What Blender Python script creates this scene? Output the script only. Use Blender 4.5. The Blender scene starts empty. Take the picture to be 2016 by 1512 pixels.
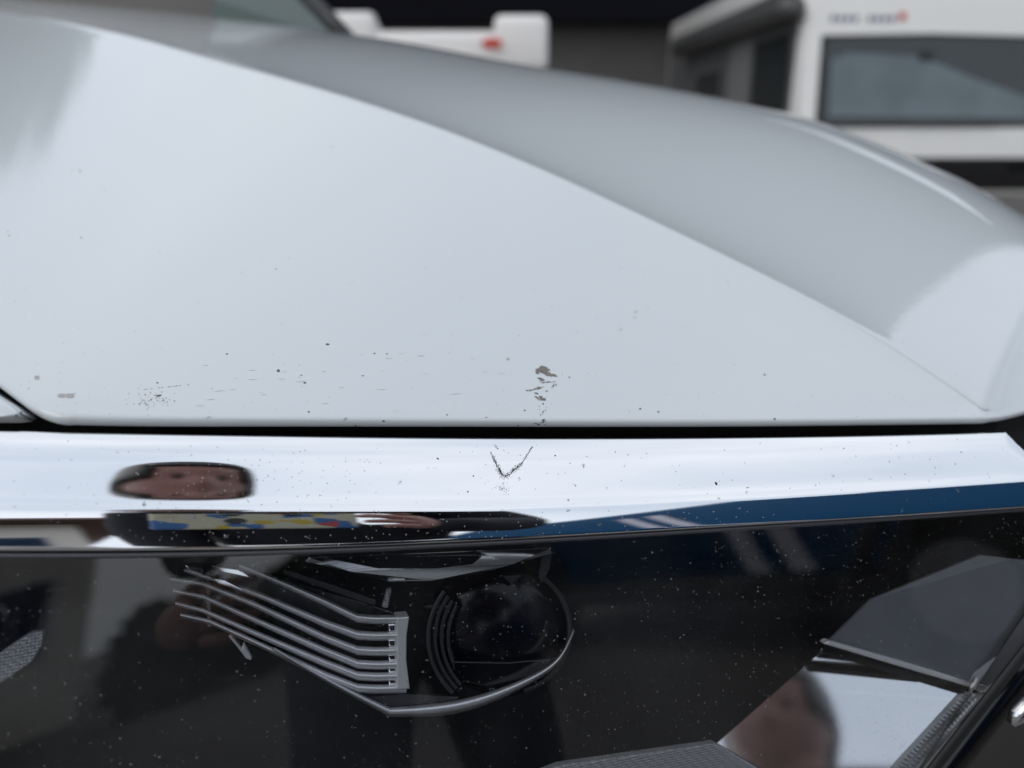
import bpy, bmesh, math, random
import numpy as np
from mathutils import Vector, Matrix

# ------------------------------------------------------------------ camera, world, sun, exposure
H = 1.08                      # height of the phone above the asphalt
PITCH = math.radians(18.3)
FPX = 1514.0                  # focal length in pixels of the 2016 px wide photograph
sc = bpy.context.scene
cam_d = bpy.data.cameras.new('camera')
cam = bpy.data.objects.new('camera', cam_d)
sc.collection.objects.link(cam)
cam.location = (0, 0, H)
cam.rotation_euler = (math.pi/2 - PITCH, 0, 0)
cam_d.sensor_width = 36.0
cam_d.lens = 36.0*FPX/2016.0
cam_d.clip_start = 0.004
cam_d.clip_end = 2000
cam_d.dof.use_dof = True
cam_d.dof.focus_distance = 0.46
cam_d.dof.aperture_fstop = 3.6
sc.camera = cam

SUN_EL, SUN_AZ = math.radians(48), math.radians(230)
w = bpy.data.worlds.new('World'); sc.world = w; w.use_nodes = True
nt = w.node_tree; nt.nodes.clear()
out = nt.nodes.new('ShaderNodeOutputWorld'); bg = nt.nodes.new('ShaderNodeBackground')
sky = nt.nodes.new('ShaderNodeTexSky'); sky.sky_type = 'NISHITA'; sky.sun_disc = False
sky.sun_elevation = SUN_EL; sky.sun_rotation = SUN_AZ; sky.dust_density = 3.0
tc = nt.nodes.new('ShaderNodeTexCoord'); mp = nt.nodes.new('ShaderNodeMapping'); mp.inputs['Scale'].default_value = (1, 1, 2.2)
nz = nt.nodes.new('ShaderNodeTexNoise'); nz.inputs['Scale'].default_value = 1.5; nz.inputs['Detail'].default_value = 6
cr = nt.nodes.new('ShaderNodeValToRGB')
cr.color_ramp.elements[0].position = 0.30; cr.color_ramp.elements[0].color = (5.4, 6.2, 7.2, 1)
cr.color_ramp.elements[1].position = 0.68; cr.color_ramp.elements[1].color = (9.2, 9.5, 10.0, 1)
mx = nt.nodes.new('ShaderNodeMixRGB'); mx.inputs['Fac'].default_value = 0.85
L = nt.links.new
L(tc.outputs['Generated'], mp.inputs['Vector']); L(mp.outputs[0], nz.inputs['Vector']); L(nz.outputs['Fac'], cr.inputs['Fac'])
L(sky.outputs['Color'], mx.inputs['Color1']); L(cr.outputs['Color'], mx.inputs['Color2'])
L(mx.outputs[0], bg.inputs['Color']); bg.inputs['Strength'].default_value = 0.115
L(bg.outputs[0], out.inputs['Surface'])
sun_d = bpy.data.lights.new('sun', 'SUN'); sun_d.energy = 0.5; sun_d.angle = math.radians(40); sun_d.color = (1, 0.97, 0.93)
sun = bpy.data.objects.new('sun', sun_d); sc.collection.objects.link(sun)
sun.rotation_euler = (math.pi/2 - SUN_EL, 0, math.radians(-50))
vs = sc.view_settings; vs.view_transform = 'Standard'; vs.look = 'None'; vs.exposure = 0.12; vs.gamma = 1.0
sc.cycles.max_bounces = 10; sc.cycles.transparent_max_bounces = 12; sc.cycles.glossy_bounces = 6

# ------------------------------------------------------------------ helpers
RNG = random.Random(7)
SP, CP = math.sin(PITCH), math.cos(PITCH)
def ray(px, py):
    u = (px-1008)/FPX; v = (756-py)/FPX
    return np.array([u, CP+v*SP, v*CP-SP])
CAM = np.array([0, 0, H])
def PT(px, py, d): return CAM + d*ray(px, py)
def nrm(elev, yaw):      # outward (towards viewer, up) normal
    return np.array([math.cos(elev)*math.sin(yaw), -math.cos(elev)*math.cos(yaw), math.sin(elev)])
def hit(px, py, q, n):   # pixel ray with plane through q, normal n -> depth
    r = ray(px, py); return float(np.dot(n, q-CAM)/np.dot(n, r))
def spline(xs, ys):      # natural cubic spline, linear extrapolation
    xs = np.array(xs, float); ys = np.array(ys, float); n = len(xs)
    h = np.diff(xs); A = np.zeros((n, n)); b = np.zeros(n); A[0,0] = A[-1,-1] = 1
    for i in range(1, n-1):
        A[i,i-1] = h[i-1]; A[i,i] = 2*(h[i-1]+h[i]); A[i,i+1] = h[i]
        b[i] = 6*((ys[i+1]-ys[i])/h[i] - (ys[i]-ys[i-1])/h[i-1])
    m = np.linalg.solve(A, b)
    def f(x):
        if x <= xs[0]:
            return ys[0] + (x-xs[0])*((ys[1]-ys[0])/h[0] - h[0]*m[1]/6)
        if x >= xs[-1]:
            return ys[-1] + (x-xs[-1])*((ys[-1]-ys[-2])/h[-1] + h[-1]*m[-2]/6)
        i = int(np.searchsorted(xs, x)-1); t = x-xs[i]; hi = h[i]
        a = xs[i+1]-x
        return m[i]*a**3/(6*hi)+m[i+1]*t**3/(6*hi)+(ys[i]/hi-m[i]*hi/6)*a+(ys[i+1]/hi-m[i+1]*hi/6)*t
    return f
def lerp(a, b, t): return a+(b-a)*t
def unit(v): return v/np.linalg.norm(v)

COL = sc.collection
def obj(name, verts, faces, mat, parent=None, smooth=False):
    me = bpy.data.meshes.new(name)
    me.from_pydata([tuple(map(float, v)) for v in verts], [], [tuple(f) for f in faces]); me.validate(); me.update()
    if smooth:
        me.polygons.foreach_set('use_smooth', [True]*len(me.polygons))
    o = bpy.data.objects.new(name, me); COL.objects.link(o)
    if mat: me.materials.append(mat)
    if parent: o.parent = parent
    return o
def from_bm(name, bm, mat, parent=None, smooth=False):
    me = bpy.data.meshes.new(name); bm.to_mesh(me); bm.free()
    if smooth: me.polygons.foreach_set('use_smooth', [True]*len(me.polygons))
    o = bpy.data.objects.new(name, me); COL.objects.link(o)
    if mat: me.materials.append(mat)
    if parent: o.parent = parent
    return o
def recalc(o):
    bm = bmesh.new(); bm.from_mesh(o.data); bmesh.ops.recalc_face_normals(bm, faces=bm.faces); bm.to_mesh(o.data); bm.free()
def empty(name, loc=(0, 0, 0), rz=0):
    o = bpy.data.objects.new(name, None); COL.objects.link(o); o.location = loc; o.rotation_euler = (0, 0, rz); o.empty_display_size = 0.1
    return o
def tag(o, label=None, cat=None, group=None, kind=None):
    if label: o['label'] = label
    if cat: o['category'] = cat
    if group: o['group'] = group
    if kind: o['kind'] = kind
    return o
def grid(rows):   # list of rows of points (None allowed) -> verts, faces
    V = []; idx = {}
    for i, r in enumerate(rows):
        for j, p in enumerate(r):
            if p is not None: idx[i, j] = len(V); V.append(p)
    F = []
    for i in range(len(rows)-1):
        for j in range(len(rows[0])-1):
            q = [idx.get((i, j)), idx.get((i, j+1)), idx.get((i+1, j+1)), idx.get((i+1, j))]
            q = [a for a in q if a is not None]
            if len(q) >= 3: F.append(q)
    return V, F
def slab(name, poly, thick, mat, parent=None, away=None, bevel=0.0):
    """polygon (3-D points) extruded by thick along 'away' with bevelled rim"""
    bm = bmesh.new()
    vs_ = [bm.verts.new(tuple(p)) for p in poly]
    f = bm.faces.new(vs_); f.normal_update()
    if away is None:
        n = f.normal.copy()
        view = Vector(tuple(np.mean(np.array(poly), axis=0)-CAM))
        away = n if n.dot(view) > 0 else -n
    r = bmesh.ops.extrude_face_region(bm, geom=[f])
    for e in r['geom']:
        if isinstance(e, bmesh.types.BMVert): e.co += Vector(tuple(away))*thick
    bmesh.ops.recalc_face_normals(bm, faces=bm.faces)
    if bevel > 0:
        bmesh.ops.bevel(bm, geom=list(bm.edges), offset=bevel, segments=2, affect='EDGES', profile=0.5)
    return from_bm(name, bm, mat, parent)
def tube(name, pts, rads, mat, parent=None, seg=10, flat=1.0):
    pts = [np.array(p, float) for p in pts]
    if not hasattr(rads, '__len__'): rads = [rads]*len(pts)
    rows = []
    for i, p in enumerate(pts):
        t = unit(pts[min(i+1, len(pts)-1)]-pts[max(i-1, 0)])
        a = np.array([0, 0, 1.0]) if abs(t[2]) < 0.9 else np.array([1.0, 0, 0])
        s = unit(np.cross(t, a)); u = np.cross(s, t)
        rows.append([p+rads[i]*(math.cos(k*2*math.pi/seg)*s+flat*math.sin(k*2*math.pi/seg)*u) for k in range(seg)])
    V = [q for r in rows for q in r]; F = []
    for i in range(len(rows)-1):
        for k in range(seg):
            F.append((i*seg+k, i*seg+(k+1) % seg, (i+1)*seg+(k+1) % seg, (i+1)*seg+k))
    F.append(tuple(range(seg))[::-1]); F.append(tuple((len(rows)-1)*seg+k for k in range(seg)))
    o = obj(name, V, F, mat, parent, True); recalc(o); return o
def box(name, lo, hi, mat, parent=None, bevel=0.0, seg=2):
    bm = bmesh.new(); bmesh.ops.create_cube(bm, size=1)
    for v in bm.verts:
        for k in range(3): v.co[k] = lo[k]+(v.co[k]+0.5)*(hi[k]-lo[k])
    if bevel: bmesh.ops.bevel(bm, geom=list(bm.edges), offset=bevel, segments=seg, affect='EDGES', profile=0.5)
    return from_bm(name, bm, mat, parent)

# ------------------------------------------------------------------ materials
def base_mat(name):
    m = bpy.data.materials.new(name); m.use_nodes = True
    return m, m.node_tree, m.node_tree.nodes['Principled BSDF']
def simple(name, col, rough=0.5, metal=0.0, spec=0.5, noise=0.0, nscale=40.0, bump=0.0, coat=0.0, trans=0.0):
    m, t, b = base_mat(name)
    b.inputs['Base Color'].default_value = (*col, 1); b.inputs['Roughness'].default_value = rough
    b.inputs['Metallic'].default_value = metal; b.inputs['Specular IOR Level'].default_value = spec
    b.inputs['Coat Weight'].default_value = coat; b.inputs['Coat Roughness'].default_value = 0.02
    b.inputs['Transmission Weight'].default_value = trans
    if noise or bump:
        tx = t.nodes.new('ShaderNodeTexCoord'); n = t.nodes.new('ShaderNodeTexNoise')
        n.inputs['Scale'].default_value = nscale; n.inputs['Detail'].default_value = 6
        t.links.new(tx.outputs['Object'], n.inputs['Vector'])
        if noise:
            r = t.nodes.new('ShaderNodeMapRange'); r.inputs['To Min'].default_value = 1-noise; r.inputs['To Max'].default_value = 1+noise
            t.links.new(n.outputs['Fac'], r.inputs['Value'])
            h = t.nodes.new('ShaderNodeMixRGB'); h.blend_type = 'MULTIPLY'; h.inputs['Fac'].default_value = 1
            h.inputs['Color1'].default_value = (*col, 1); t.links.new(r.outputs[0], h.inputs['Color2']); t.links.new(h.outputs[0], b.inputs['Base Color'])
        if bump:
            bp = t.nodes.new('ShaderNodeBump'); bp.inputs['Strength'].default_value = bump; bp.inputs['Distance'].default_value = 0.01
            t.links.new(n.outputs['Fac'], bp.inputs['Height']); t.links.new(bp.outputs[0], b.inputs['Normal'])
    return m
def specks(t, scale, rmin, rmax, keep, stretch=(1, 1, 1), seed=0.0):
    """0..1 mask of sparse irregular dust specks in object space"""
    N = t.nodes; Lk = t.links.new
    tx = N.new('ShaderNodeTexCoord'); mp = N.new('ShaderNodeMapping'); mp.inputs['Scale'].default_value = stretch
    mp.inputs['Location'].default_value = (seed, seed*1.7, seed*0.3)
    nn = N.new('ShaderNodeTexNoise'); nn.inputs['Scale'].default_value = scale*4; nn.inputs['Detail'].default_value = 2
    mixv = N.new('ShaderNodeMixRGB'); mixv.blend_type = 'LINEAR_LIGHT'; mixv.inputs['Fac'].default_value = 0.55/scale
    Lk(tx.outputs['Object'], mp.inputs[0]); Lk(mp.outputs[0], nn.inputs['Vector']); Lk(mp.outputs[0], mixv.inputs['Color1']); Lk(nn.outputs['Color'], mixv.inputs['Color2'])
    v = N.new('ShaderNodeTexVoronoi'); v.inputs['Scale'].default_value = scale; v.inputs['Randomness'].default_value = 1.0
    Lk(mixv.outputs[0], v.inputs['Vector'])
    sep = N.new('ShaderNodeSeparateColor'); Lk(v.outputs['Color'], sep.inputs[0])
    rad = N.new('ShaderNodeMapRange'); rad.inputs['To Min'].default_value = rmin; rad.inputs['To Max'].default_value = rmax
    pw = N.new('ShaderNodeMath'); pw.operation = 'POWER'; pw.inputs[1].default_value = 3; Lk(sep.outputs[0], pw.inputs[0]); Lk(pw.outputs[0], rad.inputs['Value'])
    lt = N.new('ShaderNodeMath'); lt.operation = 'LESS_THAN'; Lk(v.outputs['Distance'], lt.inputs[0]); Lk(rad.outputs[0], lt.inputs[1])
    # density varies over the surface
    big = N.new('ShaderNodeTexNoise'); big.inputs['Scale'].default_value = 9; Lk(mp.outputs[0], big.inputs['Vector'])
    kp = N.new('ShaderNodeMapRange'); kp.inputs['From Min'].default_value = 0.36; kp.inputs['From Max'].default_value = 0.64; kp.inputs['To Min'].default_value = keep*0.15; kp.inputs['To Max'].default_value = keep*1.9; Lk(big.outputs['Fac'], kp.inputs['Value'])
    sel = N.new('ShaderNodeMath'); sel.operation = 'LESS_THAN'; Lk(sep.outputs[1], sel.inputs[0]); Lk(kp.outputs[0], sel.inputs[1])
    mu = N.new('ShaderNodeMath'); mu.operation = 'MULTIPLY'; Lk(lt.outputs[0], mu.inputs[0]); Lk(sel.outputs[0], mu.inputs[1])
    return mu.outputs[0], sep.outputs[2]

def paint_mat():
    m, t, b = base_mat('white_car_paint')
    N = t.nodes; Lk = t.links.new
    b.inputs['Roughness'].default_value = 0.35; b.inputs['Specular IOR Level'].default_value = 0.3
    b.inputs['Coat Weight'].default_value = 1.0; b.inputs['Coat Roughness'].default_value = 0.012; b.inputs['Coat IOR'].default_value = 1.6
    msk, rnd = specks(t, 60, 0.01, 0.055, 0.16)
    mixc = N.new('ShaderNodeMixRGB'); mixc.inputs['Color1'].default_value = (0.62, 0.655, 0.672, 1); mixc.inputs['Color2'].default_value = (0.18, 0.16, 0.15, 1)
    f = N.new('ShaderNodeMath'); f.operation = 'MULTIPLY'; f.inputs[1].default_value = 0.8; Lk(msk, f.inputs[0]); Lk(f.outputs[0], mixc.inputs['Fac'])
    Lk(mixc.outputs[0], b.inputs['Base Color'])
    # orange peel in the clear coat
    tx = N.new('ShaderNodeTexCoord'); nn = N.new('ShaderNodeTexNoise'); nn.inputs['Scale'].default_value = 260; nn.inputs['Detail'].default_value = 1
    bp = N.new('ShaderNodeBump'); bp.inputs['Strength'].default_value = 0.035; bp.inputs['Distance'].default_value = 0.002
    Lk(tx.outputs['Object'], nn.inputs['Vector']); Lk(nn.outputs['Fac'], bp.inputs['Height']); Lk(bp.outputs[0], b.inputs['Coat Normal'])
    return m
def chrome_mat(name, dust=0.25, rough=0.03, col=(0.86, 0.87, 0.89)):
    m, t, b = base_mat(name); N = t.nodes; Lk = t.links.new
    b.inputs['Metallic'].default_value = 1; b.inputs['Base Color'].default_value = (*col, 1); b.inputs['Roughness'].default_value = rough
    if dust:
        msk, rnd = specks(t, 210, 0.03, 0.2, dust)
        d = N.new('ShaderNodeBsdfDiffuse'); cc = N.new('ShaderNodeMapRange'); cc.inputs['To Min'].default_value = 0.12; cc.inputs['To Max'].default_value = 0.5
        Lk(rnd, cc.inputs['Value']); Lk(cc.outputs[0], d.inputs['Color'])
        ms = N.new('ShaderNodeMixShader'); f = N.new('ShaderNodeMath'); f.operation = 'MULTIPLY'; f.inputs[1].default_value = 0.75
        Lk(msk, f.inputs[0]); Lk(f.outputs[0], ms.inputs[0]); Lk(b.outputs[0], ms.inputs[1]); Lk(d.outputs[0], ms.inputs[2])
        Lk(ms.outputs[0], N['Material Output'].inputs['Surface'])
    return m
def lens_mat():
    m = bpy.data.materials.new('clear_lamp_cover'); m.use_nodes = True; t = m.node_tree; N = t.nodes; Lk = t.links.new
    N.remove(N['Principled BSDF'])
    tr = N.new('ShaderNodeBsdfTransparent'); tr.inputs['Color'].default_value = (0.86, 0.88, 0.90, 1)
    gl = N.new('ShaderNodeBsdfAnisotropic') if False else N.new('ShaderNodeBsdfGlossy'); gl.inputs['Roughness'].default_value = 0.012
    fr = N.new('ShaderNodeFresnel'); ge = N.new('ShaderNodeNewGeometry')      # thin sheet: same Fresnel from both sides
    io = N.new('ShaderNodeMapRange'); io.inputs['To Min'].default_value = 1.59; io.inputs['To Max'].default_value = 1/1.59
    Lk(ge.outputs['Backfacing'], io.inputs['Value']); Lk(io.outputs[0], fr.inputs['IOR'])
    two = N.new('ShaderNodeMath'); two.operation = 'MULTIPLY'; two.use_clamp = True; two.inputs[1].default_value = 1.75      # front and back face of the sheet
    Lk(fr.outputs[0], two.inputs[0])
    ms = N.new('ShaderNodeMixShader'); Lk(two.outputs[0], ms.inputs[0]); Lk(tr.outputs[0], ms.inputs[1]); Lk(gl.outputs[0], ms.inputs[2])
    d = N.new('ShaderNodeBsdfDiffuse'); d.inputs['Color'].default_value = (0.42, 0.42, 0.43, 1)
    m1, r1 = specks(t, 200, 0.03, 0.13, 0.42); m2, r2 = specks(t, 480, 0.08, 0.27, 0.5, (1, 1, 1), 3.1)
    a = N.new('ShaderNodeMath'); a.operation = 'MAXIMUM'; Lk(m1, a.inputs[0]); Lk(m2, a.inputs[1])
    f = N.new('ShaderNodeMath'); f.operation = 'MULTIPLY'; Lk(a.outputs[0], f.inputs[0])
    rr = N.new('ShaderNodeMapRange'); rr.inputs['To Min'].default_value = 0.08; rr.inputs['To Max'].default_value = 0.6; Lk(r1, rr.inputs['Value']); Lk(rr.outputs[0], f.inputs[1])
    # thin film of road dust
    fn = N.new('ShaderNodeTexNoise'); fn.inputs['Scale'].default_value = 14; fn.inputs['Detail'].default_value = 7
    tx = N.new('ShaderNodeTexCoord'); Lk(tx.outputs['Object'], fn.inputs['Vector'])
    fm = N.new('ShaderNodeMapRange'); fm.inputs['From Min'].default_value = 0.35; fm.inputs['From Max'].default_value = 0.8; fm.inputs['To Max'].default_value = 0.03; Lk(fn.outputs['Fac'], fm.inputs['Value'])
    ad = N.new('ShaderNodeMath'); ad.operation = 'ADD'; ad.use_clamp = True; Lk(f.outputs[0], ad.inputs[0]); Lk(fm.outputs[0], ad.inputs[1])
    m2s = N.new('ShaderNodeMixShader'); Lk(ad.outputs[0], m2s.inputs[0]); Lk(ms.outputs[0], m2s.inputs[1]); Lk(d.outputs[0], m2s.inputs[2])
    Lk(m2s.outputs[0], N['Material Output'].inputs['Surface'])
    return m
def pattern_mat():     # bright floral phone case
    m, t, b = base_mat('printed_case'); N = t.nodes; Lk = t.links.new
    tx = N.new('ShaderNodeTexCoord'); v = N.new('ShaderNodeTexVoronoi'); v.inputs['Scale'].default_value = 55; Lk(tx.outputs['Object'], v.inputs['Vector'])
    r = N.new('ShaderNodeValToRGB'); r.color_ramp.interpolation = 'CONSTANT'
    cols = [(0.55, 0.5, 0.34), (0.6, 0.57, 0.45), (0.05, 0.16, 0.4), (0.62, 0.58, 0.42), (0.5, 0.07, 0.06), (0.6, 0.56, 0.4), (0.6, 0.45, 0.05), (0.58, 0.56, 0.5)]
    el = r.color_ramp.elements
    el[0].position = 0; el[0].color = (*cols[0], 1); el[1].position = 0.12; el[1].color = (*cols[1], 1)
    for i, p in enumerate((0.3, 0.42, 0.58, 0.66, 0.8, 0.9)):
        e = el.new(p); e.color = (*cols[i+2], 1)
    s = N.new('ShaderNodeSeparateColor'); Lk(v.outputs['Color'], s.inputs[0]); Lk(s.outputs[0], r.inputs[0]); Lk(r.outputs[0], b.inputs['Base Color'])
    b.inputs['Roughness'].default_value = 0.3
    return m
def knurl_mat():       # fine diamond grain of the moulded lamp trim
    m, t, b = base_mat('knurled_grey'); N = t.nodes; Lk = t.links.new
    b.inputs['Base Color'].default_value = (0.36, 0.36, 0.38, 1); b.inputs['Roughness'].default_value = 0.4; b.inputs['Metallic'].default_value = 0.3
    tx = N.new('ShaderNodeTexCoord'); v = N.new('ShaderNodeTexVoronoi'); v.inputs['Scale'].default_value = 620; v.inputs['Randomness'].default_value = 0.15
    bp = N.new('ShaderNodeBump'); bp.inputs['Strength'].default_value = 0.9; bp.inputs['Distance'].default_value = 0.0012
    Lk(tx.outputs['Object'], v.inputs['Vector']); Lk(v.outputs['Distance'], bp.inputs['Height']); Lk(bp.outputs[0], b.inputs['Normal'])
    return m
def asphalt_mat():
    m, t, b = base_mat('asphalt'); N = t.nodes; Lk = t.links.new
    tx = N.new('ShaderNodeTexCoord'); n1 = N.new('ShaderNodeTexNoise'); n1.inputs['Scale'].default_value = 140; n1.inputs['Detail'].default_value = 5
    n2 = N.new('ShaderNodeTexNoise'); n2.inputs['Scale'].default_value = 0.9; n2.inputs['Detail'].default_value = 6
    Lk(tx.outputs['Object'], n1.inputs['Vector']); Lk(tx.outputs['Object'], n2.inputs['Vector'])
    r = N.new('ShaderNodeValToRGB'); r.color_ramp.elements[0].color = (0.09, 0.084, 0.078, 1); r.color_ramp.elements[1].color = (0.22, 0.205, 0.19, 1)
    mm = N.new('ShaderNodeMixRGB'); mm.inputs['Fac'].default_value = 0.5; Lk(n1.outputs['Fac'], mm.inputs['Color1']); Lk(n2.outputs['Fac'], mm.inputs['Color2'])
    Lk(mm.outputs[0], r.inputs[0]); Lk(r.outputs[0], b.inputs['Base Color']); b.inputs['Roughness'].default_value = 0.9
    bp = N.new('ShaderNodeBump'); bp.inputs['Strength'].default_value = 0.4; bp.inputs['Distance'].default_value = 0.004; Lk(n1.outputs['Fac'], bp.inputs['Height']); Lk(bp.outputs[0], b.inputs['Normal'])
    return m
M = dict(
    paint=paint_mat(), chrome=chrome_mat('chrome_trim', 0.3), lamp_chrome=chrome_mat('lamp_reflector', 0, 0.05, (0.8, 0.81, 0.83)),
    lens=lens_mat(), black=simple('black_plastic', (0.006, 0.006, 0.007), 0.35, noise=0.3), gloss_black=simple('gloss_black_bezel', (0.003, 0.003, 0.004), 0.12),
    rubber=simple('black_rubber', (0.012, 0.012, 0.013), 0.6, bump=0.1), dark=simple('gap_shade_black', (0.003, 0.003, 0.004), 0.9),
    satin=simple('satin_grey_bezel', (0.78, 0.78, 0.79), 0.34, 0.4), grey_panel=simple('dark_grey_bezel', (0.13, 0.135, 0.15), 0.45, noise=0.1),
    fin_metal=simple('brushed_fin_metal', (0.84, 0.84, 0.86), 0.4, 0.8), ring_grey=simple('shroud_grey', (0.04, 0.04, 0.045), 0.4),
    knurl=knurl_mat(), projector=simple('projector_glass', (0.003, 0.003, 0.006), 0.16, spec=0.35),
    prism=simple('clear_prism', (0.6, 0.62, 0.65), 0.12, 0.5), chip=simple('primer_chip', (0.20, 0.175, 0.16), 0.8, noise=0.5, nscale=900),
    chip_dark=simple('rust_speck', (0.11, 0.09, 0.08), 0.8, noise=0.4, nscale=900), scuff=simple('black_scuff', (0.02, 0.02, 0.022), 0.7), chip_pale=simple('clear_coat_chip', (0.42, 0.40, 0.39), 0.7),
    eye=simple('skin_brown_eye', (0.10, 0.055, 0.045), 0.35), skin=simple('skin', (0.38, 0.185, 0.15), 0.5, noise=0.12, nscale=20), hair=simple('dark_hair', (0.012, 0.010, 0.009), 0.5, bump=0.4, noise=0.4, nscale=160),
    jacket=simple('navy_jacket_cloth', (0.008, 0.009, 0.015), 0.85, noise=0.3, bump=0.15, nscale=60), jeans=simple('navy_trouser_cloth', (0.008, 0.012, 0.028), 0.85, noise=0.3, bump=0.15, nscale=80),
    phone=simple('phone_glass_black', (0.01, 0.01, 0.012), 0.1), case=pattern_mat(), shoe=simple('black_shoe', (0.01, 0.01, 0.01), 0.6),
    asphalt=asphalt_mat(),
    cream=simple('motorhome_white', (0.80, 0.785, 0.755), 0.35, noise=0.04, nscale=3, coat=0.5), cream2=simple('caravan_white', (0.80, 0.77, 0.74), 0.4, noise=0.04, nscale=3),
    awning=simple('awning_grey', (0.09, 0.09, 0.088), 0.4, 0.2, noise=0.1, nscale=4), glass_dark=simple('tinted_glass', (0.012, 0.018, 0.02), 0.03, spec=0.7),
    hall=simple('hall_charcoal_cladding', (0.005, 0.005, 0.008), 0.9, spec=0.1, noise=0.2, nscale=2), hall_wall=simple('hall_wall_brown_grey', (0.13, 0.12, 0.115), 0.9, noise=0.15, nscale=2),
    shade_grey=simple('side_shade_grey', (0.10, 0.10, 0.10), 0.5, noise=0.1, nscale=3), door_grey=simple('door_grey', (0.2, 0.2, 0.2), 0.5),
    red=simple('red_print', (0.6, 0.05, 0.03), 0.5), bluegrey=simple('blue_grey_print', (0.16, 0.18, 0.28), 0.5),
    interior=simple('cab_interior', (0.12, 0.13, 0.14), 0.8), reflection_grey=simple('grey_screen_reflection', (0.12, 0.155, 0.17), 0.4, noise=0.5, nscale=2.2),
    van=simple('teal_blue_van_paint', (0.0, 0.052, 0.135), 0.6, spec=0.15, noise=0.05, nscale=2), white_print=simple('white_stripe', (0.55, 0.54, 0.62), 0.5), tyre=simple('tyre', (0.015, 0.015, 0.015), 0.8), rim=simple('steel_rim', (0.4, 0.4, 0.42), 0.35, 0.9),
    wall=simple('white_render', (0.80, 0.74, 0.66), 0.9, noise=0.06, nscale=2), roof=simple('brown_roof_tiles', (0.11, 0.06, 0.05), 0.8, noise=0.3, nscale=6), pane=simple('window_pane', (0.03, 0.05, 0.09), 0.05, spec=0.7), frame=simple('window_frame', (0.6, 0.6, 0.6), 0.5),
    leaf=simple('hedge_leaf', (0.03, 0.055, 0.025), 0.7, noise=0.5, nscale=5), bark=simple('bark', (0.06, 0.045, 0.035), 0.9, bump=0.6, noise=0.3, nscale=20),
    wind=simple('windscreen_green_glass', (0.07, 0.095, 0.085), 0.1, spec=0.3),
)

# ------------------------------------------------------------------ setting: asphalt yard
gs = 600
tag(obj('asphalt_ground', [(-gs, -gs, 0), (gs, -gs, 0), (gs, gs, 0), (-gs, gs, 0)], [(0, 1, 2, 3)], M['asphalt']), kind='structure')

# ------------------------------------------------------------------ the white car
car = tag(empty('parked_car', (0.25, 1.0, 0)), 'white car seen close up at its front corner with chrome strip over the headlight', 'car')
CAR0 = np.array([0.25, 1.0, 0.0])
def part(o, parent=car):
    """keep world coordinates: car root is offset"""
    o.parent = parent
    if parent is car: o.matrix_parent_inverse = Matrix.Translation(-Vector(tuple(CAR0)))
    return o

PSI = math.radians(15); D0 = 0.385; CURV = -0.06
pyM = spline([-300, 0, 500, 1000, 1500, 2016, 2400], [1000, 1002, 1003, 998, 977, 944, 915])
pyT = spline([-300, 0, 500, 1000, 1500, 2000, 2400], [840, 849, 858, 863, 861, 850, 832])
pyB = spline([-300, 0, 500, 1000, 1500, 2016, 2400], [1080, 1081, 1078, 1059, 1030, 997, 968])
Nw = np.array([-math.sin(PSI), math.cos(PSI), 0]); Tw = np.array([math.cos(PSI), math.sin(PSI), 0])
def depthM(px):
    r = ray(px, pyM(px)); d = 0.4
    for _ in range(20):
        s = d*np.dot(Tw, r) - 0.05
        d = (D0 + CURV*s*s)/np.dot(Nw, r)
    return d
_mc = {}
def PM(px):
    k = round(px, 3)
    if k not in _mc: _mc[k] = PT(px, pyM(px), depthM(px))
    return _mc[k]
def yawM(px):
    a = PM(px+8)-PM(px-8); return math.atan2(a[1], a[0])
E_UP, E_LOW, E_LENS = math.radians(41.5), math.radians(23.5), math.radians(16)
def on(px, py, elev, px0=None, back=0.0):
    """point of pixel (px,py) on the plane of elevation elev through the trim edge of that column"""
    q = PM(px if px0 is None else px0); n = nrm(elev, yawM(px if px0 is None else px0))
    return PT(px, py, hit(px, py, q-n*back, n))
eU = spline([-300, 400, 1200, 2000, 2300], [41.2, 41.2, 43, 45.9, 46.4]); eW = spline([-300, 400, 1200, 2000, 2300], [23.4, 23.4, 25.5, 28, 28.5])
def PTt(px): return on(px, max(pyT(px), min(850+(px-1978)*1.0, pyM(px)-6)), math.radians(eU(px)))
def PB(px): return on(px, pyB(px), math.radians(eW(px)))

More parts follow.
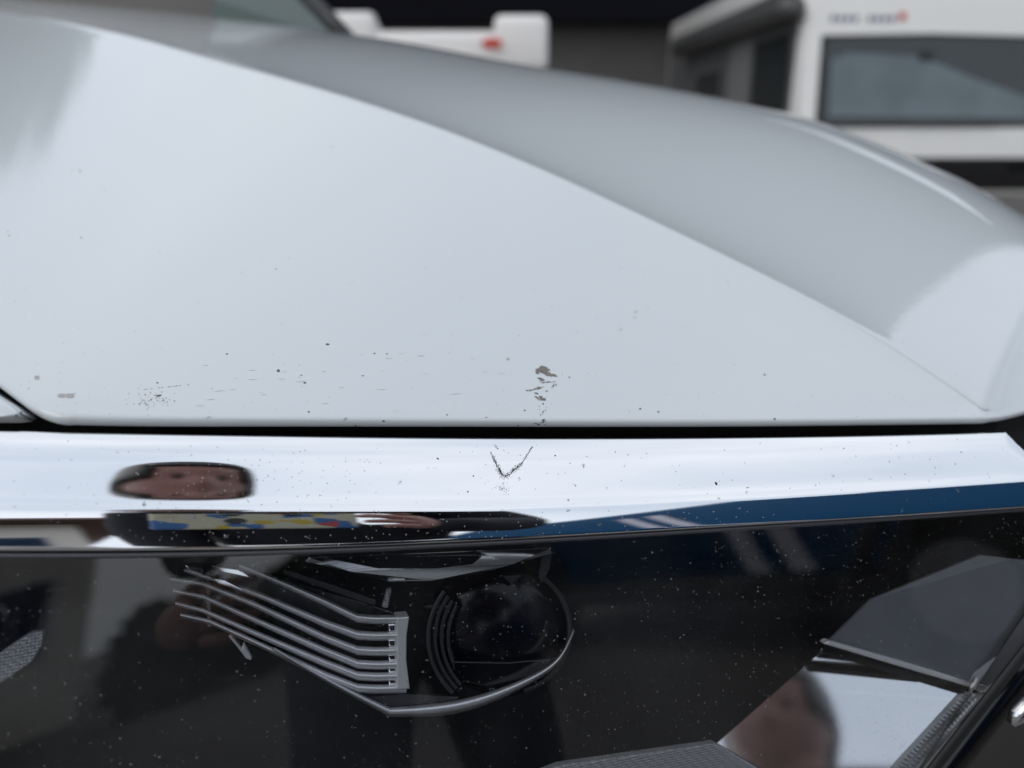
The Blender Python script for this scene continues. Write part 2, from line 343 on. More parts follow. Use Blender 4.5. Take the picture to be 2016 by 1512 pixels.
# --- chrome trim strip (lofted: rolled top lip, S-shaped upper face, sharp edge, convex lower face, rolled bottom lip)
def profile(n_of_t, k):
    t = np.linspace(0, 1, k); dn = np.array([math.tan(math.radians(n_of_t(x))) for x in t])
    sl = dn; hh = np.concatenate([[0], np.cumsum((sl[1:]+sl[:-1])/2*np.diff(t))])
    return t, hh - hh[-1]*t
up_n = spline([0, 0.15, 0.36, 0.6, 0.84, 0.94, 1.0], [15, 8, -2.2, -5, -3.2, 4.5, 15])
low_n = spline([0, 0.3, 0.7, 1.0], [3.4, 1.3, -1.5, -3.8])
tu, hu = profile(up_n, 30); tl, hl = profile(low_n, 16)
cols = np.concatenate([np.linspace(-220, 1978, 130), np.linspace(1979, 2130, 30)])
rows = []
for px in cols:
    T, Mp, B = PTt(px), PM(px), PB(px)
    yw = yawM(px); row = []
    c = Mp-T; ln = np.linalg.norm(c); n = unit(np.cross(unit(c), np.array([math.cos(yw), math.sin(yw), 0])))
    if np.dot(n, CAM-T) < 0: n = -n
    inn = -n
    row += [T+inn*0.014-unit(c)*0.002, T+inn*0.002-unit(c)*0.0008, T+inn*0.0004-unit(c)*0.0001]
    row += [T+c*t+n*h*ln for t, h in zip(tu, hu)][:-1]
    c2 = B-Mp; l2 = np.linalg.norm(c2); n2 = unit(np.cross(unit(c2), np.array([math.cos(yw), math.sin(yw), 0])))
    if np.dot(n2, CAM-Mp) < 0: n2 = -n2
    row += [Mp+c2*0.0-(n+n2)*0.00015]
    row += [Mp+c2*t+n2*h*l2 for t, h in zip(tl, hl)][1:]
    d2 = unit(c2)
    row += [B+d2*0.0006-n2*0.0003, B+d2*0.0010-n2*0.0012, B+d2*0.0012-n2*0.010]
    rows.append(row)
# mitred right end (cut runs down to the right) and closed end caps
V, F = grid(rows); k = len(rows[0])
Fcap = [tuple(range(k)), tuple((len(rows)-1)*k+i for i in range(k))]
trim = part(obj('chrome_trim', V, F+Fcap, M['chrome'], None, True)); recalc(trim)
trim['label'] = 'polished chrome strip along the top of the headlight'
for p in trim.data.polygons:
    if len(p.vertices) > 4: p.use_smooth = False
# --- bonnet (hood): one continuous panel, near face below the crease, top beyond it
AX = np.array([-0.8, 0.6]); LAT = np.array([0.6, 0.8])
pyC = spline([-350, 0, 250, 500, 900, 1180, 1500, 1730, 1960], [-42, 22, 73, 138, 268, 388, 543, 668, 826])
def edgeA(px):    # visible lower edge of the sheet before it rolls under
    if px < 62: return 783+(px-62)*0.74
    if px > 150: return spl_edge(px)
    t = (px-62)/88.0      # rounded corner (quadratic Bezier)
    return (1-t)**2*783 + 2*t*(1-t)*817.0 + t*t*spl_edge(150)
spl_edge = spline([100, 150, 500, 1000, 1500, 1960], [811, 813, 818, 821, 822, 818])
cornP = PT(1960, 826, float(np.dot(PTt(1960)-CAM, np.array([0, CP, -SP])))+0.006)
nC = np.array([AX[1], -AX[0], 0.0])
def creaseP(px):
    r = ray(px, pyC(px)); d = np.dot(nC, cornP-CAM)/np.dot(nC, r); return d
# inverse depth is smooth along both edges and nearly linear between them (a slightly hollow panel)
xs_ = np.linspace(-330, 1960, 60)
ia = [1/(np.dot(PTt(px)-CAM, np.array([0, CP, -SP]))+0.003) for px in xs_]; ic = [1/creaseP(px) for px in xs_]
pA = np.polyfit((xs_-1000)/1000, ia, 4); pC = np.polyfit((xs_-1000)/1000, ic, 4)
HOLLOW = spline([-350, 0, 900, 1960], [0.06, 0.06, 0.04, 0.03])
def hoodD(px, py):
    a = (px-1000)/1000; e0 = spl_edge(px); e1 = pyC(px)
    t = (py-e0)/min(e1-e0, -12.0)
    return 1/(lerp(np.polyval(pA, a), np.polyval(pC, a), t) - HOLLOW(px)*4*t*(1-t)*min(1, max(0, (e0-e1)/300)))
def hoodP(px, py): return PT(px, py, hoodD(px, py))
def hoodN(px, py):
    a = hoodP(px+6, py)-hoodP(px-6, py); b = hoodP(px, py+6)-hoodP(px, py-6)
    n = unit(np.cross(a, b)); return n if n[2] > 0 else -n
print('hood depths', [round(hoodD(x, y), 3) for x, y in ((100, 815), (1000, 820), (1950, 818), (0, 22), (1000, 310), (1500, 543))],
      [round(float(v), 3) for v in hoodP(0, 22)], 'n', hoodN(800, 500), hoodN(100, 300), hoodN(1500, 700))
# silhouette of the top, pixel position and depth per crease column
cx = [-350, 0, 500, 1000, 1500, 1800, 1960]
Cpx = spline(cx, [100, 450, 950, 1400, 1770, 1985, 2110])
Csil = spline([-100, 0, 250, 500, 750, 1000, 1250, 1450, 1600, 1800, 1900, 2016, 2150], [-16, -4, 16, 44, 76, 121, 162, 200, 236, 312, 358, 424, 510])
dAdd = spline(cx, [0.42, 0.42, 0.42, 0.42, 0.40, 0.38, 0.37])
riseF = spline([-350, 0, 700, 1400, 1700, 1960], [0.06, 0.06, 0.06, 0.10, 0.22, 0.5])
pxs = np.concatenate([np.linspace(-330, 40, 24)[:-1], np.linspace(40, 170, 30)[:-1], np.linspace(170, 1936, 110)])
NT = 26; NFAR = 22
rows = []; edge_pts = []
R_ROLL = 0.0034
def far_rows(P0, Cp, r, kk, k1=0.12, rise=0.05):
    r0 = P0-CAM; r0 = r0/np.dot(r0, np.array([0, CP, -SP])); lat = np.array([0.6, 0.8, 0.0])
    P1 = P0+k1*unit(r0*0.5+lat*0.5+np.array([0, 0, rise])); P2 = Cp-kk*r
    res = []
    for i in range(1, NFAR+1):
        t = (i/NFAR)**1.6; res.append((1-t)**3*P0+3*t*(1-t)**2*P1+3*t*t*(1-t)*P2+t**3*Cp)
    # beyond the silhouette the sheet falls away out of sight
    Q1 = Cp+0.10*r; Q2 = Cp+0.35*r+np.array([0, 0, -0.05])
    for i in range(1, 8):
        t = i/7; res.append((1-t)**2*Cp+2*t*(1-t)*Q1+t*t*Q2)
    return res
for px in pxs:
    a, c = edgeA(px), pyC(px)
    e = hoodP(px, a); qx = min(px, 1840); n = hoodN(qx, edgeA(qx))
    dpx = 4.0
    tan = unit(hoodP(qx+dpx, edgeA(qx+dpx))-hoodP(qx-dpx, edgeA(qx-dpx)))
    o_ = np.cross(tan, n); o_ = unit(o_)
    if np.dot(o_, hoodP(qx, edgeA(qx)+5)-hoodP(qx, edgeA(qx))) < 0: o_ = -o_
    row = [e-o_*0.014-n*(2*R_ROLL+0.002), e-o_*0.004-n*(2*R_ROLL)]
    for th in (150, 120, 90, 72, 54, 36, 18):
        th = math.radians(th); row.append(e+o_*R_ROLL*math.sin(th)-n*R_ROLL*(1-math.cos(th)))
    for i in range(NT):
        t = i/(NT-4)*0.968 if i < NT-3 else (0.978, 0.986, 0.993)[i-NT+3]
        q = hoodP(px, lerp(a, c, t))
        if i >= NT-1: q = q+hoodN(min(px, 1850), pyC(min(px, 1850))+8)*0.0004
        row.append(q)
    P0 = hoodP(px, c)+hoodN(min(px, 1850), pyC(min(px, 1850))+8)*0.0010
    cpx = Cpx(px); r = ray(cpx, Csil(cpx)); dC = hoodD(px, c)+dAdd(px); Cp = CAM+dC*r
    row += far_rows(P0, Cp, r, 0.13, 0.12, riseF(px))
    rows.append(row)
ncol = len(rows[0])
# columns right of the headlight corner: nose of the bonnet, only the top face
nose = [(1952, 818.5), (1968, 817), (1990, 812), (2016, 805), (2060, 790), (2120, 770), (2200, 742)]
dN = hoodD(1936, pyC(1936)); eN = [PT(px, py, dN+0.0004*(px-1936)) for px, py in nose]
for i, (px, py) in enumerate(nose):
    e = eN[i]; d = dN+0.0004*(px-1936)
    cpx = Cpx(1936)+(px-1936)*1.0; r = ray(cpx, Csil(cpx)); Cp = CAM+(d+0.37)*r
    P0 = PT(px+1, py-9, d+0.004)
    tan = unit(eN[min(i+1, len(eN)-1)]-eN[max(i-1, 0)]); n = np.cross(tan, P0-e); n = unit(n); n = n if n[2] > 0 else -n
    o_ = unit(np.cross(tan, n)); o_ = o_ if np.dot(o_, e-P0) > 0 else -o_
    row = [e-o_*0.014-n*(2*R_ROLL+0.002), e-o_*0.004-n*(2*R_ROLL)]
    for th in (150, 120, 90, 72, 54, 36, 18):
        th = math.radians(th); row.append(e+o_*R_ROLL*math.sin(th)-n*R_ROLL*(1-math.cos(th)))
    row += [lerp(e, P0, 0.95*q/(NT-1)) for q in range(NT)]
    row += [P0]*0 + far_rows(P0, Cp, r, 0.13, 0.12, 0.5)
    rows.append(row)
V, F = grid(rows)
hood = part(obj('bonnet', V, F, M['paint'], None, True)); recalc(hood)
hood['label'] = 'white bonnet with stone chips along its front edge'

# pressed ridge on the far side of the nose, its edge catches the light
from mathutils.bvhtree import BVHTree
def bvh_of(o):
    me = o.data; return BVHTree.FromPolygons([v.co.copy() for v in me.vertices], [tuple(p.vertices) for p in me.polygons])
BV = {'hood': bvh_of(hood), 'trim': bvh_of(trim)}
def surf(which, px, py, off=0.00012):
    d = Vector(tuple(unit(ray(px, py)))); o = Vector((0, 0, H))
    l, n, i, dist = BV[which].ray_cast(o, d)
    if l is None: return None
    if n.dot(d) > 0: n = -n
    return l+n*off
pyR = spline([1480, 1560, 1700, 1800, 1885, 1960], [224, 243, 296, 344, 392, 445])
rows = []
for px in np.linspace(1500, 1950, 60):
    k = min(1, (px-1490)/160)*(1 if px < 1880 else max(0.1, (1955-px)/75)); y = pyR(px); row = []
    for f, hgt in ((-10, -0.0006), (-7, 0.0003), (-3, 0.0022*k), (0, 0.0028*k), (4, 0.0020*k), (8, 0.0004), (11, -0.0006)):
        p = surf('hood', px+f*0.45, y+f*(0.5+0.5*k), hgt); row.append(None if p is None else np.array(p))
    if all(q is not None for q in row): rows.append(row)
if len(rows) > 3:
    V, F = grid(rows); o = obj('bonnet_ridge', V, F, M['paint'], hood, True); recalc(o)

# --- fender tip beyond the shut line on the left, black sheet for the shade in the gap
def fenderD(px, py): return hoodD(px, py)+0.004
fp = [(-330, 560), (-120, 700), (0, 780), (26, 796), (40, 808), (38, 815), (24, 819), (0, 820), (-120, 818), (-330, 812)]
slab('fender', [PT(x, y, fenderD(max(x, -60), y)) for x, y in fp], 0.02, M['paint'], None, Vector((-0.1, 0.8, -0.5)), 0.0022)
fender = bpy.data.objects['fender']; part(fender)
for p in fender.data.polygons: p.use_smooth = True
nose_y = spline([1960, 2016, 2120, 2200, 2300], [818, 805, 770, 742, 700])
rows = []
for x in (-330, 0, 300, 700, 1100, 1500, 1800, 1960, 2016, 2120, 2250):
    y0 = spl_edge(max(x, 100)) if x <= 1960 else nose_y(x); dd = hoodD(min(x, 1900), 815)+max(0, x-1900)*0.0004
    if x < 100: y0 -= 110; dd += 0.085
    rows.append([PT(x, y0+6, dd+0.016), PT(x, y0+40, dd+0.03), PT(x, y0+170, dd+0.03)])
V, F = grid(rows); part(obj('gap_shade_panel', V, F, M['dark']))  # near-black backing, the gap's shade is put into its colour

# --- headlight: black bowl is the part, everything inside are its sub-parts
eLens_ = spline([-300, 0, 600, 1300, 2000, 2300], [18, 17.5, 16.2, 15, 14, 13.5])
def eLens(px): return math.radians(eLens_(px))
def LP(px, py, back=0.0):    # point on the clear cover (or 'back' metres behind it)
    p = on(px, py, eLens(px), min(max(px, -300), 2300))
    if back: p = p + unit(ray(px, py))*back
    return p
pyL = spline([-300, 0, 500, 1000, 1500, 2016, 2400], [1098, 1100, 1094, 1072, 1042, 1006, 976])
def right_limit(py): return 2016+(1278-py)*0.78
lens_rows = []
for px in np.linspace(-300, 2260, 90):
    row = []
    for t in np.linspace(0, 1, 40):
        py = lerp(pyL(px), 1760, t)
        x = px
        row.append((x, py))
    lens_rows.append(row)
LENS_C = 0.35
def LPc(px, py):
    """cover point with a slight vertical crown"""
    p = LP(px, py); 
    return p
# lens grid follows the slanted right edge
rows = []
NP = 60
for t in np.linspace(0, 1, NP):
    row = []
    for s in np.linspace(0, 1, 90):
        py_guess = lerp(1090, 1760, t)
        xr = min(2300, right_limit(py_guess)-4)
        px = lerp(-300, xr, s); py = lerp(pyL(px), 1760, t)
        row.append(LPc(px, py))
    rows.append(row)
V, F = grid(rows)
bowl_rows = []
for t in np.linspace(0, 1, 20):
    row = []
    for s in np.linspace(0, 1, 60):
        py_guess = lerp(1090, 1760, t); xr = min(2300, right_limit(py_guess)-4)
        px = lerp(-300, xr, s); py = lerp(pyL(px), 1760, t)
        depth = 0.13*min(1, 14*min(t, 1-t)+0.05)*min(1, 60*min(s, 1-s)+0.03)
        row.append(LP(px, py, 0.004+depth))
    bowl_rows.append(row)
Vb, Fb = grid(bowl_rows)
lamp = part(obj('headlight', Vb, Fb, M['black'], None, True)); recalc(lamp)
lamp['label'] = 'headlight with dusty clear cover, finned projector and chrome reflector'
cover = obj('lamp_cover', V, F, M['lens'], lamp, True); recalc(cover)
def flip_to_cam(o):
    me = o.data; c = np.mean([me.polygons[i].normal for i in range(0, len(me.polygons), 7)], axis=0); p = np.array(me.polygons[0].center)
    if np.dot(c, CAM-p) < 0: me.flip_normals()
flip_to_cam(cover)
# cover flange (grey lip just under the chrome) and dark groove
rows = []
for px in np.linspace(-300, 2200, 80):
    yl = pyL(px); w_ = 13-4*(px/2016)
    rows.append([LP(px, yl-w_-1, 0.010), LP(px, yl-w_, 0.0015), LP(px, yl-w_*0.6, -0.0012), LP(px, yl-w_*0.2, -0.0012), LP(px, yl+1, 0.0012)])
V, F = grid(rows); o = obj('cover_lip', V, F, simple('lip_grey', (0.09, 0.09, 0.10), 0.25), lamp, True); recalc(o)
rows = [[LP(px, pyB(px)-12, 0.014), LP(px, pyL(px)+2, 0.012)] for px in np.linspace(-300, 2200, 40)]
V, F = grid(rows); obj('groove_seal', V, F, M['rubber'], lamp)

def poly(name, pts, back, thick, mat, bevel=0.0008, backs=None):
    ps = [LP(x, y, (backs[i] if backs else back)) for i, (x, y) in enumerate(pts)]
    return slab(name, ps, thick, mat, lamp, None, bevel)
# fins: six rails that run down to the right and turn level into a comb plate
B0 = 0.030
fins = [[(470, 1112), (560, 1150), (640, 1186), (704, 1217), (740, 1220), (800, 1219)],
        [(362, 1122), (440, 1146), (520, 1176), (640, 1228), (704, 1251), (740, 1253), (785, 1252)],
        [(335, 1139), (400, 1150), (500, 1190), (640, 1256), (704, 1281), (740, 1283), (785, 1282)],
        [(340, 1163), (400, 1175), (500, 1220), (640, 1282), (704, 1308), (740, 1310), (785, 1309)],
        [(345, 1188), (400, 1202), (500, 1246), (640, 1306), (704, 1331), (740, 1333), (785, 1332)],
        [(355, 1211), (412, 1224), (500, 1264), (640, 1330), (704, 1355), (740, 1357), (800, 1356)]]
for fpts in fins:
    xs = [p[0] for p in fpts]; f = spline(xs, [p[1] for p in fpts]) if False else None
    pts = []
    for a, b in zip(fpts[:-1], fpts[1:]):
        for t in np.linspace(0, 1, 5)[:-1]: pts.append((lerp(a[0], b[0], t), lerp(a[1], b[1], t)))
    pts.append(fpts[-1])
    rows = []
    for i, (x, y) in enumerate(pts):
        k = 4.5+5.0*min(1, max(0, (x-340)/360)); bk = B0+0.012*(1-min(1, max(0, (x-330)/400)))
        rows.append([LP(x, y-k, bk+0.030), LP(x, y-k*0.97, bk+0.006), LP(x, y-k*0.8, bk+0.0026), LP(x, y-k*0.5, bk+0.0009), LP(x, y-k*0.1, bk), LP(x, y+k*0.3, bk+0.0004), LP(x, y+k*0.65, bk+0.0022), LP(x, y+k*0.9, bk+0.006), LP(x, y+k*0.95, bk+0.030)])
    V, F = grid(rows); o = obj('fin', V, F, M['fin_metal'], lamp, True); recalc(o)
poly('comb_plate', [(781, 1216), (806, 1214), (801, 1250), (800, 1300), (807, 1357), (782, 1358)], B0-0.002, 0.012, M['satin'])
for y in (1237, 1267, 1296, 1321, 1344):      # bright pockets where the slots end
    poly('slot_end', [(764, y-8), (783, y-9), (783, y+8), (766, y+7)], B0+0.004, 0.006, M['lamp_chrome'])
# lower chrome frame of the projector
fr = [(540, 1278), (640, 1328), (735, 1382), (768, 1402), (860, 1397), (950, 1378), (1040, 1340), (1100, 1298), (1130, 1240)]
ks = list(range(4, len(fr))); gx = spline([k-3 for k in range(3, len(fr))], [fr[k][0] for k in range(3, len(fr))]); gy = spline([k-3 for k in range(3, len(fr))], [fr[k][1] for k in range(3, len(fr))])
fx = [(lerp(fr[0][0], fr[3][0], t), lerp(fr[0][1], fr[3][1], t)+4*math.sin(math.pi*t)) for t in np.linspace(0, 1, 16)[:-1]]
fx += [(gx(t), gy(t)) for t in np.linspace(0, len(fr)-4, 40)]
rows = []
for i, (x, y) in enumerate(fx):
    k = 4+9*math.exp(-((x-890)/170)**2)
    rows.append([LP(x, y-k, B0+0.022), LP(x, y-k*0.93, B0+0.005), LP(x, y-k*0.6, B0+0.0014), LP(x, y-k*0.1, B0), LP(x, y+k*0.45, B0+0.0008), LP(x, y+k*0.85, B0+0.004), LP(x, y+k, B0+0.010)])
V, F = grid(rows); o = obj('projector_frame', V, F, M['fin_metal'], lamp, True); recalc(o)
# projector lens: bulging dark glass, ribbed shroud to its left
def dome(name, cx_, cy_, rx, ry, back, bulge, mat):
    c = LP(cx_, cy_, back); ex = LP(cx_+rx, cy_, back)-c; ey = LP(cx_, cy_-ry, back)-c; n = -unit(np.cross(ex, ey))
    if np.dot(n, CAM-c) < 0: n = -n
    rows = []
    for t in np.linspace(0, 1, 14):
        a = t*math.pi/2; rows.append([c+n*bulge*math.cos(a)+math.sin(a)*(math.cos(p)*ex+math.sin(p)*ey) for p in np.linspace(0, 2*math.pi, 40)])
    rows.append([c-n*0.02+1.02*(math.cos(p)*ex+math.sin(p)*ey) for p in np.linspace(0, 2*math.pi, 40)])
    V, F = grid(rows); o = obj(name, V, F, mat, lamp, True)
    bm = bmesh.new(); bm.from_mesh(o.data); bmesh.ops.remove_doubles(bm, verts=bm.verts, dist=1e-6); bmesh.ops.recalc_face_normals(bm, faces=bm.faces); bm.to_mesh(o.data); bm.free()
    o.data.polygons.foreach_set('use_smooth', [True]*len(o.data.polygons))
    return o
dome('projector_lens', 992, 1242, 132, 128, 0.062, 0.016, M['projector'])
dome('projector_lens', -60, 1215, 120, 118, 0.050, 0.022, M['projector'])
def arc_rail(name, cx_, cy_, rx, ry, a0, a1, w_, back, mat):
    rows = []
    for a in np.linspace(math.radians(a0), math.radians(a1), 24):
        def q(f, b): return LP(cx_+(rx+f)*math.cos(a), cy_-(ry+f)*math.sin(a), b)
        rows.append([q(-w_, back+0.02), q(-w_, back+0.001), q(-w_*0.4, back), q(w_*0.4, back), q(w_, back+0.001), q(w_, back+0.02)])
    V, F = grid(rows); o = obj(name, V, F, mat, lamp, True); recalc(o); return o
for k in range(4):
    arc_rail('shroud_rib', 1010, 1255, 128+13*k, 128+9*k, 150-2*k, 222+k, 4.2, 0.040-0.003*k, M['ring_grey'])
arc_rail('projector_ring', 1000, 1240, 122, 124, -75, 60, 5, 0.046, M['ring_grey'])
# top chrome bezel and its slot
poly('top_bezel', [(600, 1106), (690, 1127), (768, 1146), (850, 1145), (940, 1131), (1010, 1112), (1090, 1090), (1085, 1079), (940, 1084), (610, 1098)], 0.02, 0.01, M['lamp_chrome'],
     backs=[0.018, 0.024, 0.030, 0.030, 0.028, 0.024, 0.018, 0.012, 0.012, 0.012])
poly('bezel_slot', [(640, 1100), (745, 1120), (860, 1120), (930, 1112), (950, 1096), (940, 1091), (660, 1096)], 0.012, 0.004, M['gloss_black'])
poly('fin_backing', [(345, 1118), (470, 1108), (790, 1210), (796, 1362), (700, 1362), (400, 1232)], 0.062, 0.004, M['gloss_black'])
poly('brace', [(560, 1120), (650, 1150), (742, 1182), (738, 1194), (644, 1162), (556, 1130)], 0.045, 0.004, M['ring_grey'])
poly('brace', [(752, 1196), (762, 1160), (772, 1158), (764, 1198)], 0.042, 0.004, M['knurl'])
poly('brace', [(404, 1128), (413, 1130), (416, 1236), (408, 1233)], 0.058, 0.003, M['knurl'])
poly('brace', [(834, 1196), (846, 1192), (884, 1192), (884, 1197), (850, 1199)], 0.036, 0.004, M['ring_grey'])
poly('reflector_chip', [(988, 1134), (1030, 1132), (1008, 1151)], 0.046, 0.003, M['ring_grey'])
poly('reflector_chip', [(1068, 1096), (1088, 1088), (1082, 1120), (1066, 1150), (1062, 1128)], 0.03, 0.003, M['ring_grey'])
poly('projector_shelf', [(890, 1302), (1000, 1304), (1090, 1296), (1060, 1330), (960, 1352), (900, 1340)], 0.040, 0.003, M['gloss_black'])
poly('lower_bowl', [(720, 1372), (800, 1366), (905, 1372), (900, 1380), (770, 1394)], 0.045, 0.003, M['ring_grey'])
# bright bits at the left end of the fins and the loose bracket
poly('reflector_chip', [(362, 1112), (400, 1119), (400, 1134), (372, 1124)], 0.04, 0.004, M['lamp_chrome'])
poly('reflector_chip', [(408, 1134), (440, 1141), (488, 1166), (470, 1162), (430, 1150)], 0.036, 0.004, M['lamp_chrome'])
poly('reflector_chip', [(412, 1112), (470, 1120), (497, 1140), (440, 1128)], 0.04, 0.004, M['lamp_chrome'])
poly('clip_glint', [(449, 1253), (456, 1252), (476, 1277), (480, 1264), (497, 1295), (494, 1301), (484, 1297), (470, 1278)], 0.05, 0.004, M['satin'])
poly('clip_glint', [(46, 1201), (54, 1203), (40, 1239), (32, 1238)], 0.05, 0.003, M['satin'])  # this slip and the next are pale strips painted as thin glints
poly('clip_glint', [(34, 1200), (38, 1201), (26, 1230), (22, 1229)], 0.05, 0.003, M['satin'])
poly('side_tab', [(-60, 1310), (0, 1284), (60, 1246), (86, 1243), (82, 1272), (62, 1304), (0, 1346), (-60, 1380)], 0.035, 0.006, M['knurl'])
# grey side bezel, black rail, chrome reflector, daytime light strip
poly('side_bezel', [(1632, 1262), (1716, 1180), (1930, 1093), (1990, 1100), (2100, 1110), (2100, 1210), (1945, 1352)], 0.016, 0.002, M['grey_panel'], 0.0, backs=[0.034, 0.032, 0.028, 0.022, 0.014, 0.010, 0.016])
poly('rail', [(1622, 1268), (1632, 1262), (1945, 1352), (1938, 1362)], 0.020, 0.006, M['satin'])
poly('rail', [(1618, 1284), (1624, 1270), (1936, 1364), (1880, 1368)], 0.024, 0.006, M['gloss_black'])
rq = LP(1640, 1400, 0.045); rn = nrm(math.radians(45.5), math.radians(-19))
rows = []      # slightly hollow mirror
for t in np.linspace(0, 1, 14):
    row = []
    for u in np.linspace(0, 1, 14):
        lx, ly = lerp(1412, 1616, t), lerp(1463, 1284, t); rx_, ry_ = lerp(1660, 1884, t), lerp(1610, 1366, t)
        x, y = lerp(lx, rx_, u), lerp(ly, ry_, u); p = PT(x, y, hit(x, y, rq, rn)); row.append(p+rn*0.10*np.dot(p-rq, p-rq))
    rows.append(row)
V, F = grid(rows); n0 = len(V)
refl = obj('chrome_reflector', V, F, M['lamp_chrome'], lamp, True); recalc(refl)
so_ = refl.modifiers.new('thickness', 'SOLIDIFY'); so_.thickness = 0.0004; so_.offset = -1; so_.use_rim = False
flip_to_cam(refl)
poly('light_guide', [(1880, 1368), (1942, 1361), (1930, 1384), (1795, 1530), (1735, 1530)], 0.024, 0.006, M['satin'])
for i in range(24):
    t = i/23; x = lerp(1918, 1782, t); y = lerp(1378, 1526, t)
    for s in (0, 1):
        xx = x-s*11+3; yy = y-s*9
        poly('prism', [(xx-5, yy-1), (xx+1, yy-4.5), (xx+5, yy+1), (xx-1, yy+4.5)], 0.019, 0.005, M['prism'], 0.0004)
poly('guide_edge', [(1932, 1372), (1938, 1370), (1806, 1526), (1798, 1526)], 0.016, 0.008, M['prism'])
poly('knurled_panel', [(1060, 1524), (1100, 1508), (1408, 1464), (1500, 1520), (1500, 1600), (1060, 1600)], 0.026, 0.006, M['knurl'])
# seal and bumper to the right of the lamp, grille and its chrome
rows = []
for py in np.linspace(1180, 1760, 30):
    x = right_limit(py)
    rows.append([LP(x-10, py, 0.004), LP(x-4, py, -0.001), LP(x+12, py, -0.001), LP(x+20, py, 0.004), LP(x+22, py, 0.03)])
V, F = grid(rows); o = obj('lamp_seal', V, F, M['rubber'], lamp, True); recalc(o)
rows = []
for py in np.linspace(1150, 1760, 20):
    x = right_limit(py)
    rows.append([LP(x+16, py, 0.02), LP(x+60, py, 0.012), LP(x+75, py, 0.06), LP(x+420, py, 0.12)])
V, F = grid(rows); part(obj('grille_surround', V, F, M['gloss_black'], None, True))
tb = [PT(x, y, 0.52) for x, y in ((1990, 1425), (2004, 1408), (2025, 1392), (2080, 1370), (2160, 1345))]
part(tube('grille_chrome_bar', tb, [0.003, 0.006, 0.008, 0.008, 0.008], M['chrome']))
part(slab('nose_panel', [PT(x, y, 0.64) for x, y in ((1994, 862), (2012, 850), (2060, 835), (2140, 830), (2140, 920), (2030, 890))], 0.01, M['paint'], None, None, 0.002))
# bumper below the lamp and wing beside it (outside the picture)
rows = []
for px in np.linspace(-300, 1560, 24):
    p = LP(px, 1758); nn_ = nrm(0.0, yawM(px)); row = [p+np.array([0, 0, 0.002])-nn_*0.004, p+nn_*0.002-np.array([0, 0, 0.006])]
    for z, o_ in ((0.52, 0.03), (0.42, 0.03), (0.30, 0.01), (0.22, -0.06)): row.append(np.array([p[0], p[1], z])+nn_*o_)
    rows.append(row)
V, F = grid(rows); o = part(obj('bumper', V, F, M['paint'], None, True)); recalc(o)
rows = []
for k_ in range(9):
    b_ = k_/8*0.9; sh = np.array([-0.8*b_, 0.6*b_, 0.0]); row = []
    for i, py in enumerate((815, 1000, 1090, 1300, 1758)):
        q = PM(-300) if py == 1000 else (PT(-300, py, hoodD(-60, 815)+0.004) if py == 815 else LP(-300, py))
        row.append(q+sh+np.array([0, 0, 0.16*b_*(1 if i < 2 else 0.4)]))
    row.append(np.array([row[-1][0], row[-1][1], 0.3])); rows.append(row)
V, F = grid(rows); o = part(obj('wing', V, F, M['paint'], None, True)); recalc(o)
# windscreen and pillar of the same car, behind the bonnet
ws = [(430, 60), (455, -10), (300, -160), (470, -160), (585, -40), (685, 72), (560, 90)]
part(slab('windscreen', [PT(x, y, d) for x, y, d in ((400, 70, 2.1), (425, 0, 2.15), (380, -170, 2.5), (470, -170, 2.6), (545, -40, 2.3), (668, 80, 2.15))], 0.006, M['wind']))
part(tube('windscreen_pillar', [PT(700, 95, 2.16), PT(640, 30, 2.24), (PT(570, -40, 2.32)), PT(480, -170, 2.6)], 0.026, M['black']))
part(slab('cowl', [PT(x, y, 2.2) for x, y in ((250, -170), (378, -170), (425, 0), (400, 80), (-200, 60), (-200, -170))], 0.02, M['gloss_black']))

# ------------------------------------------------------------------ background: hall, motorhome, caravan
def tri_text_bars(name, parent, x0, x1, y, z0, z1, mat, n, rng):
    """a row of small letter-like strokes (the print is too blurred to read)"""
    wdt = (x1-x0)/n
    for i in range(n):
        if i == n//2: continue
        a = x0+i*wdt; b = a+wdt*0.62
        box(name, (a, y-0.004, z0), (b, y, z1*(1-0.0*rng.random())), mat, parent)
hall = tag(empty('storage_hall', (0, 17, 0)), 'dark charcoal hall with a deep black overhang behind the motorhomes', 'building')
HW = (-7.4, 16.4)
box('fascia', (HW[0], -1.0, 3.02), (HW[1], -0.6, 12.6), M['hall'], hall)
box('unseen_wing', (5.0, -0.98, 12.6), (HW[1], 14, 17.6), M['hall'], hall)  # added block out of view, darkens what the bonnet mirrors
box('roof_slab', (HW[0], -0.6, 12.7), (HW[1], 14, 13.0), M['hall'], hall)
box('rear_wall', (HW[0]+0.21, -0.3, 0), (HW[1]-0.21, 0.0, 12.7), M['hall_wall'], hall)
for xx in (HW[0]+0.4, HW[1]-0.4): box('post', (xx-0.15, -0.95, 0), (xx+0.15, -0.65, 3.02), M['hall'], hall)
for xx in (HW[0], HW[1]-0.2): box('side_wall', (xx, -0.6, 0), (xx+0.2, 14, 12.7), M['hall'], hall)

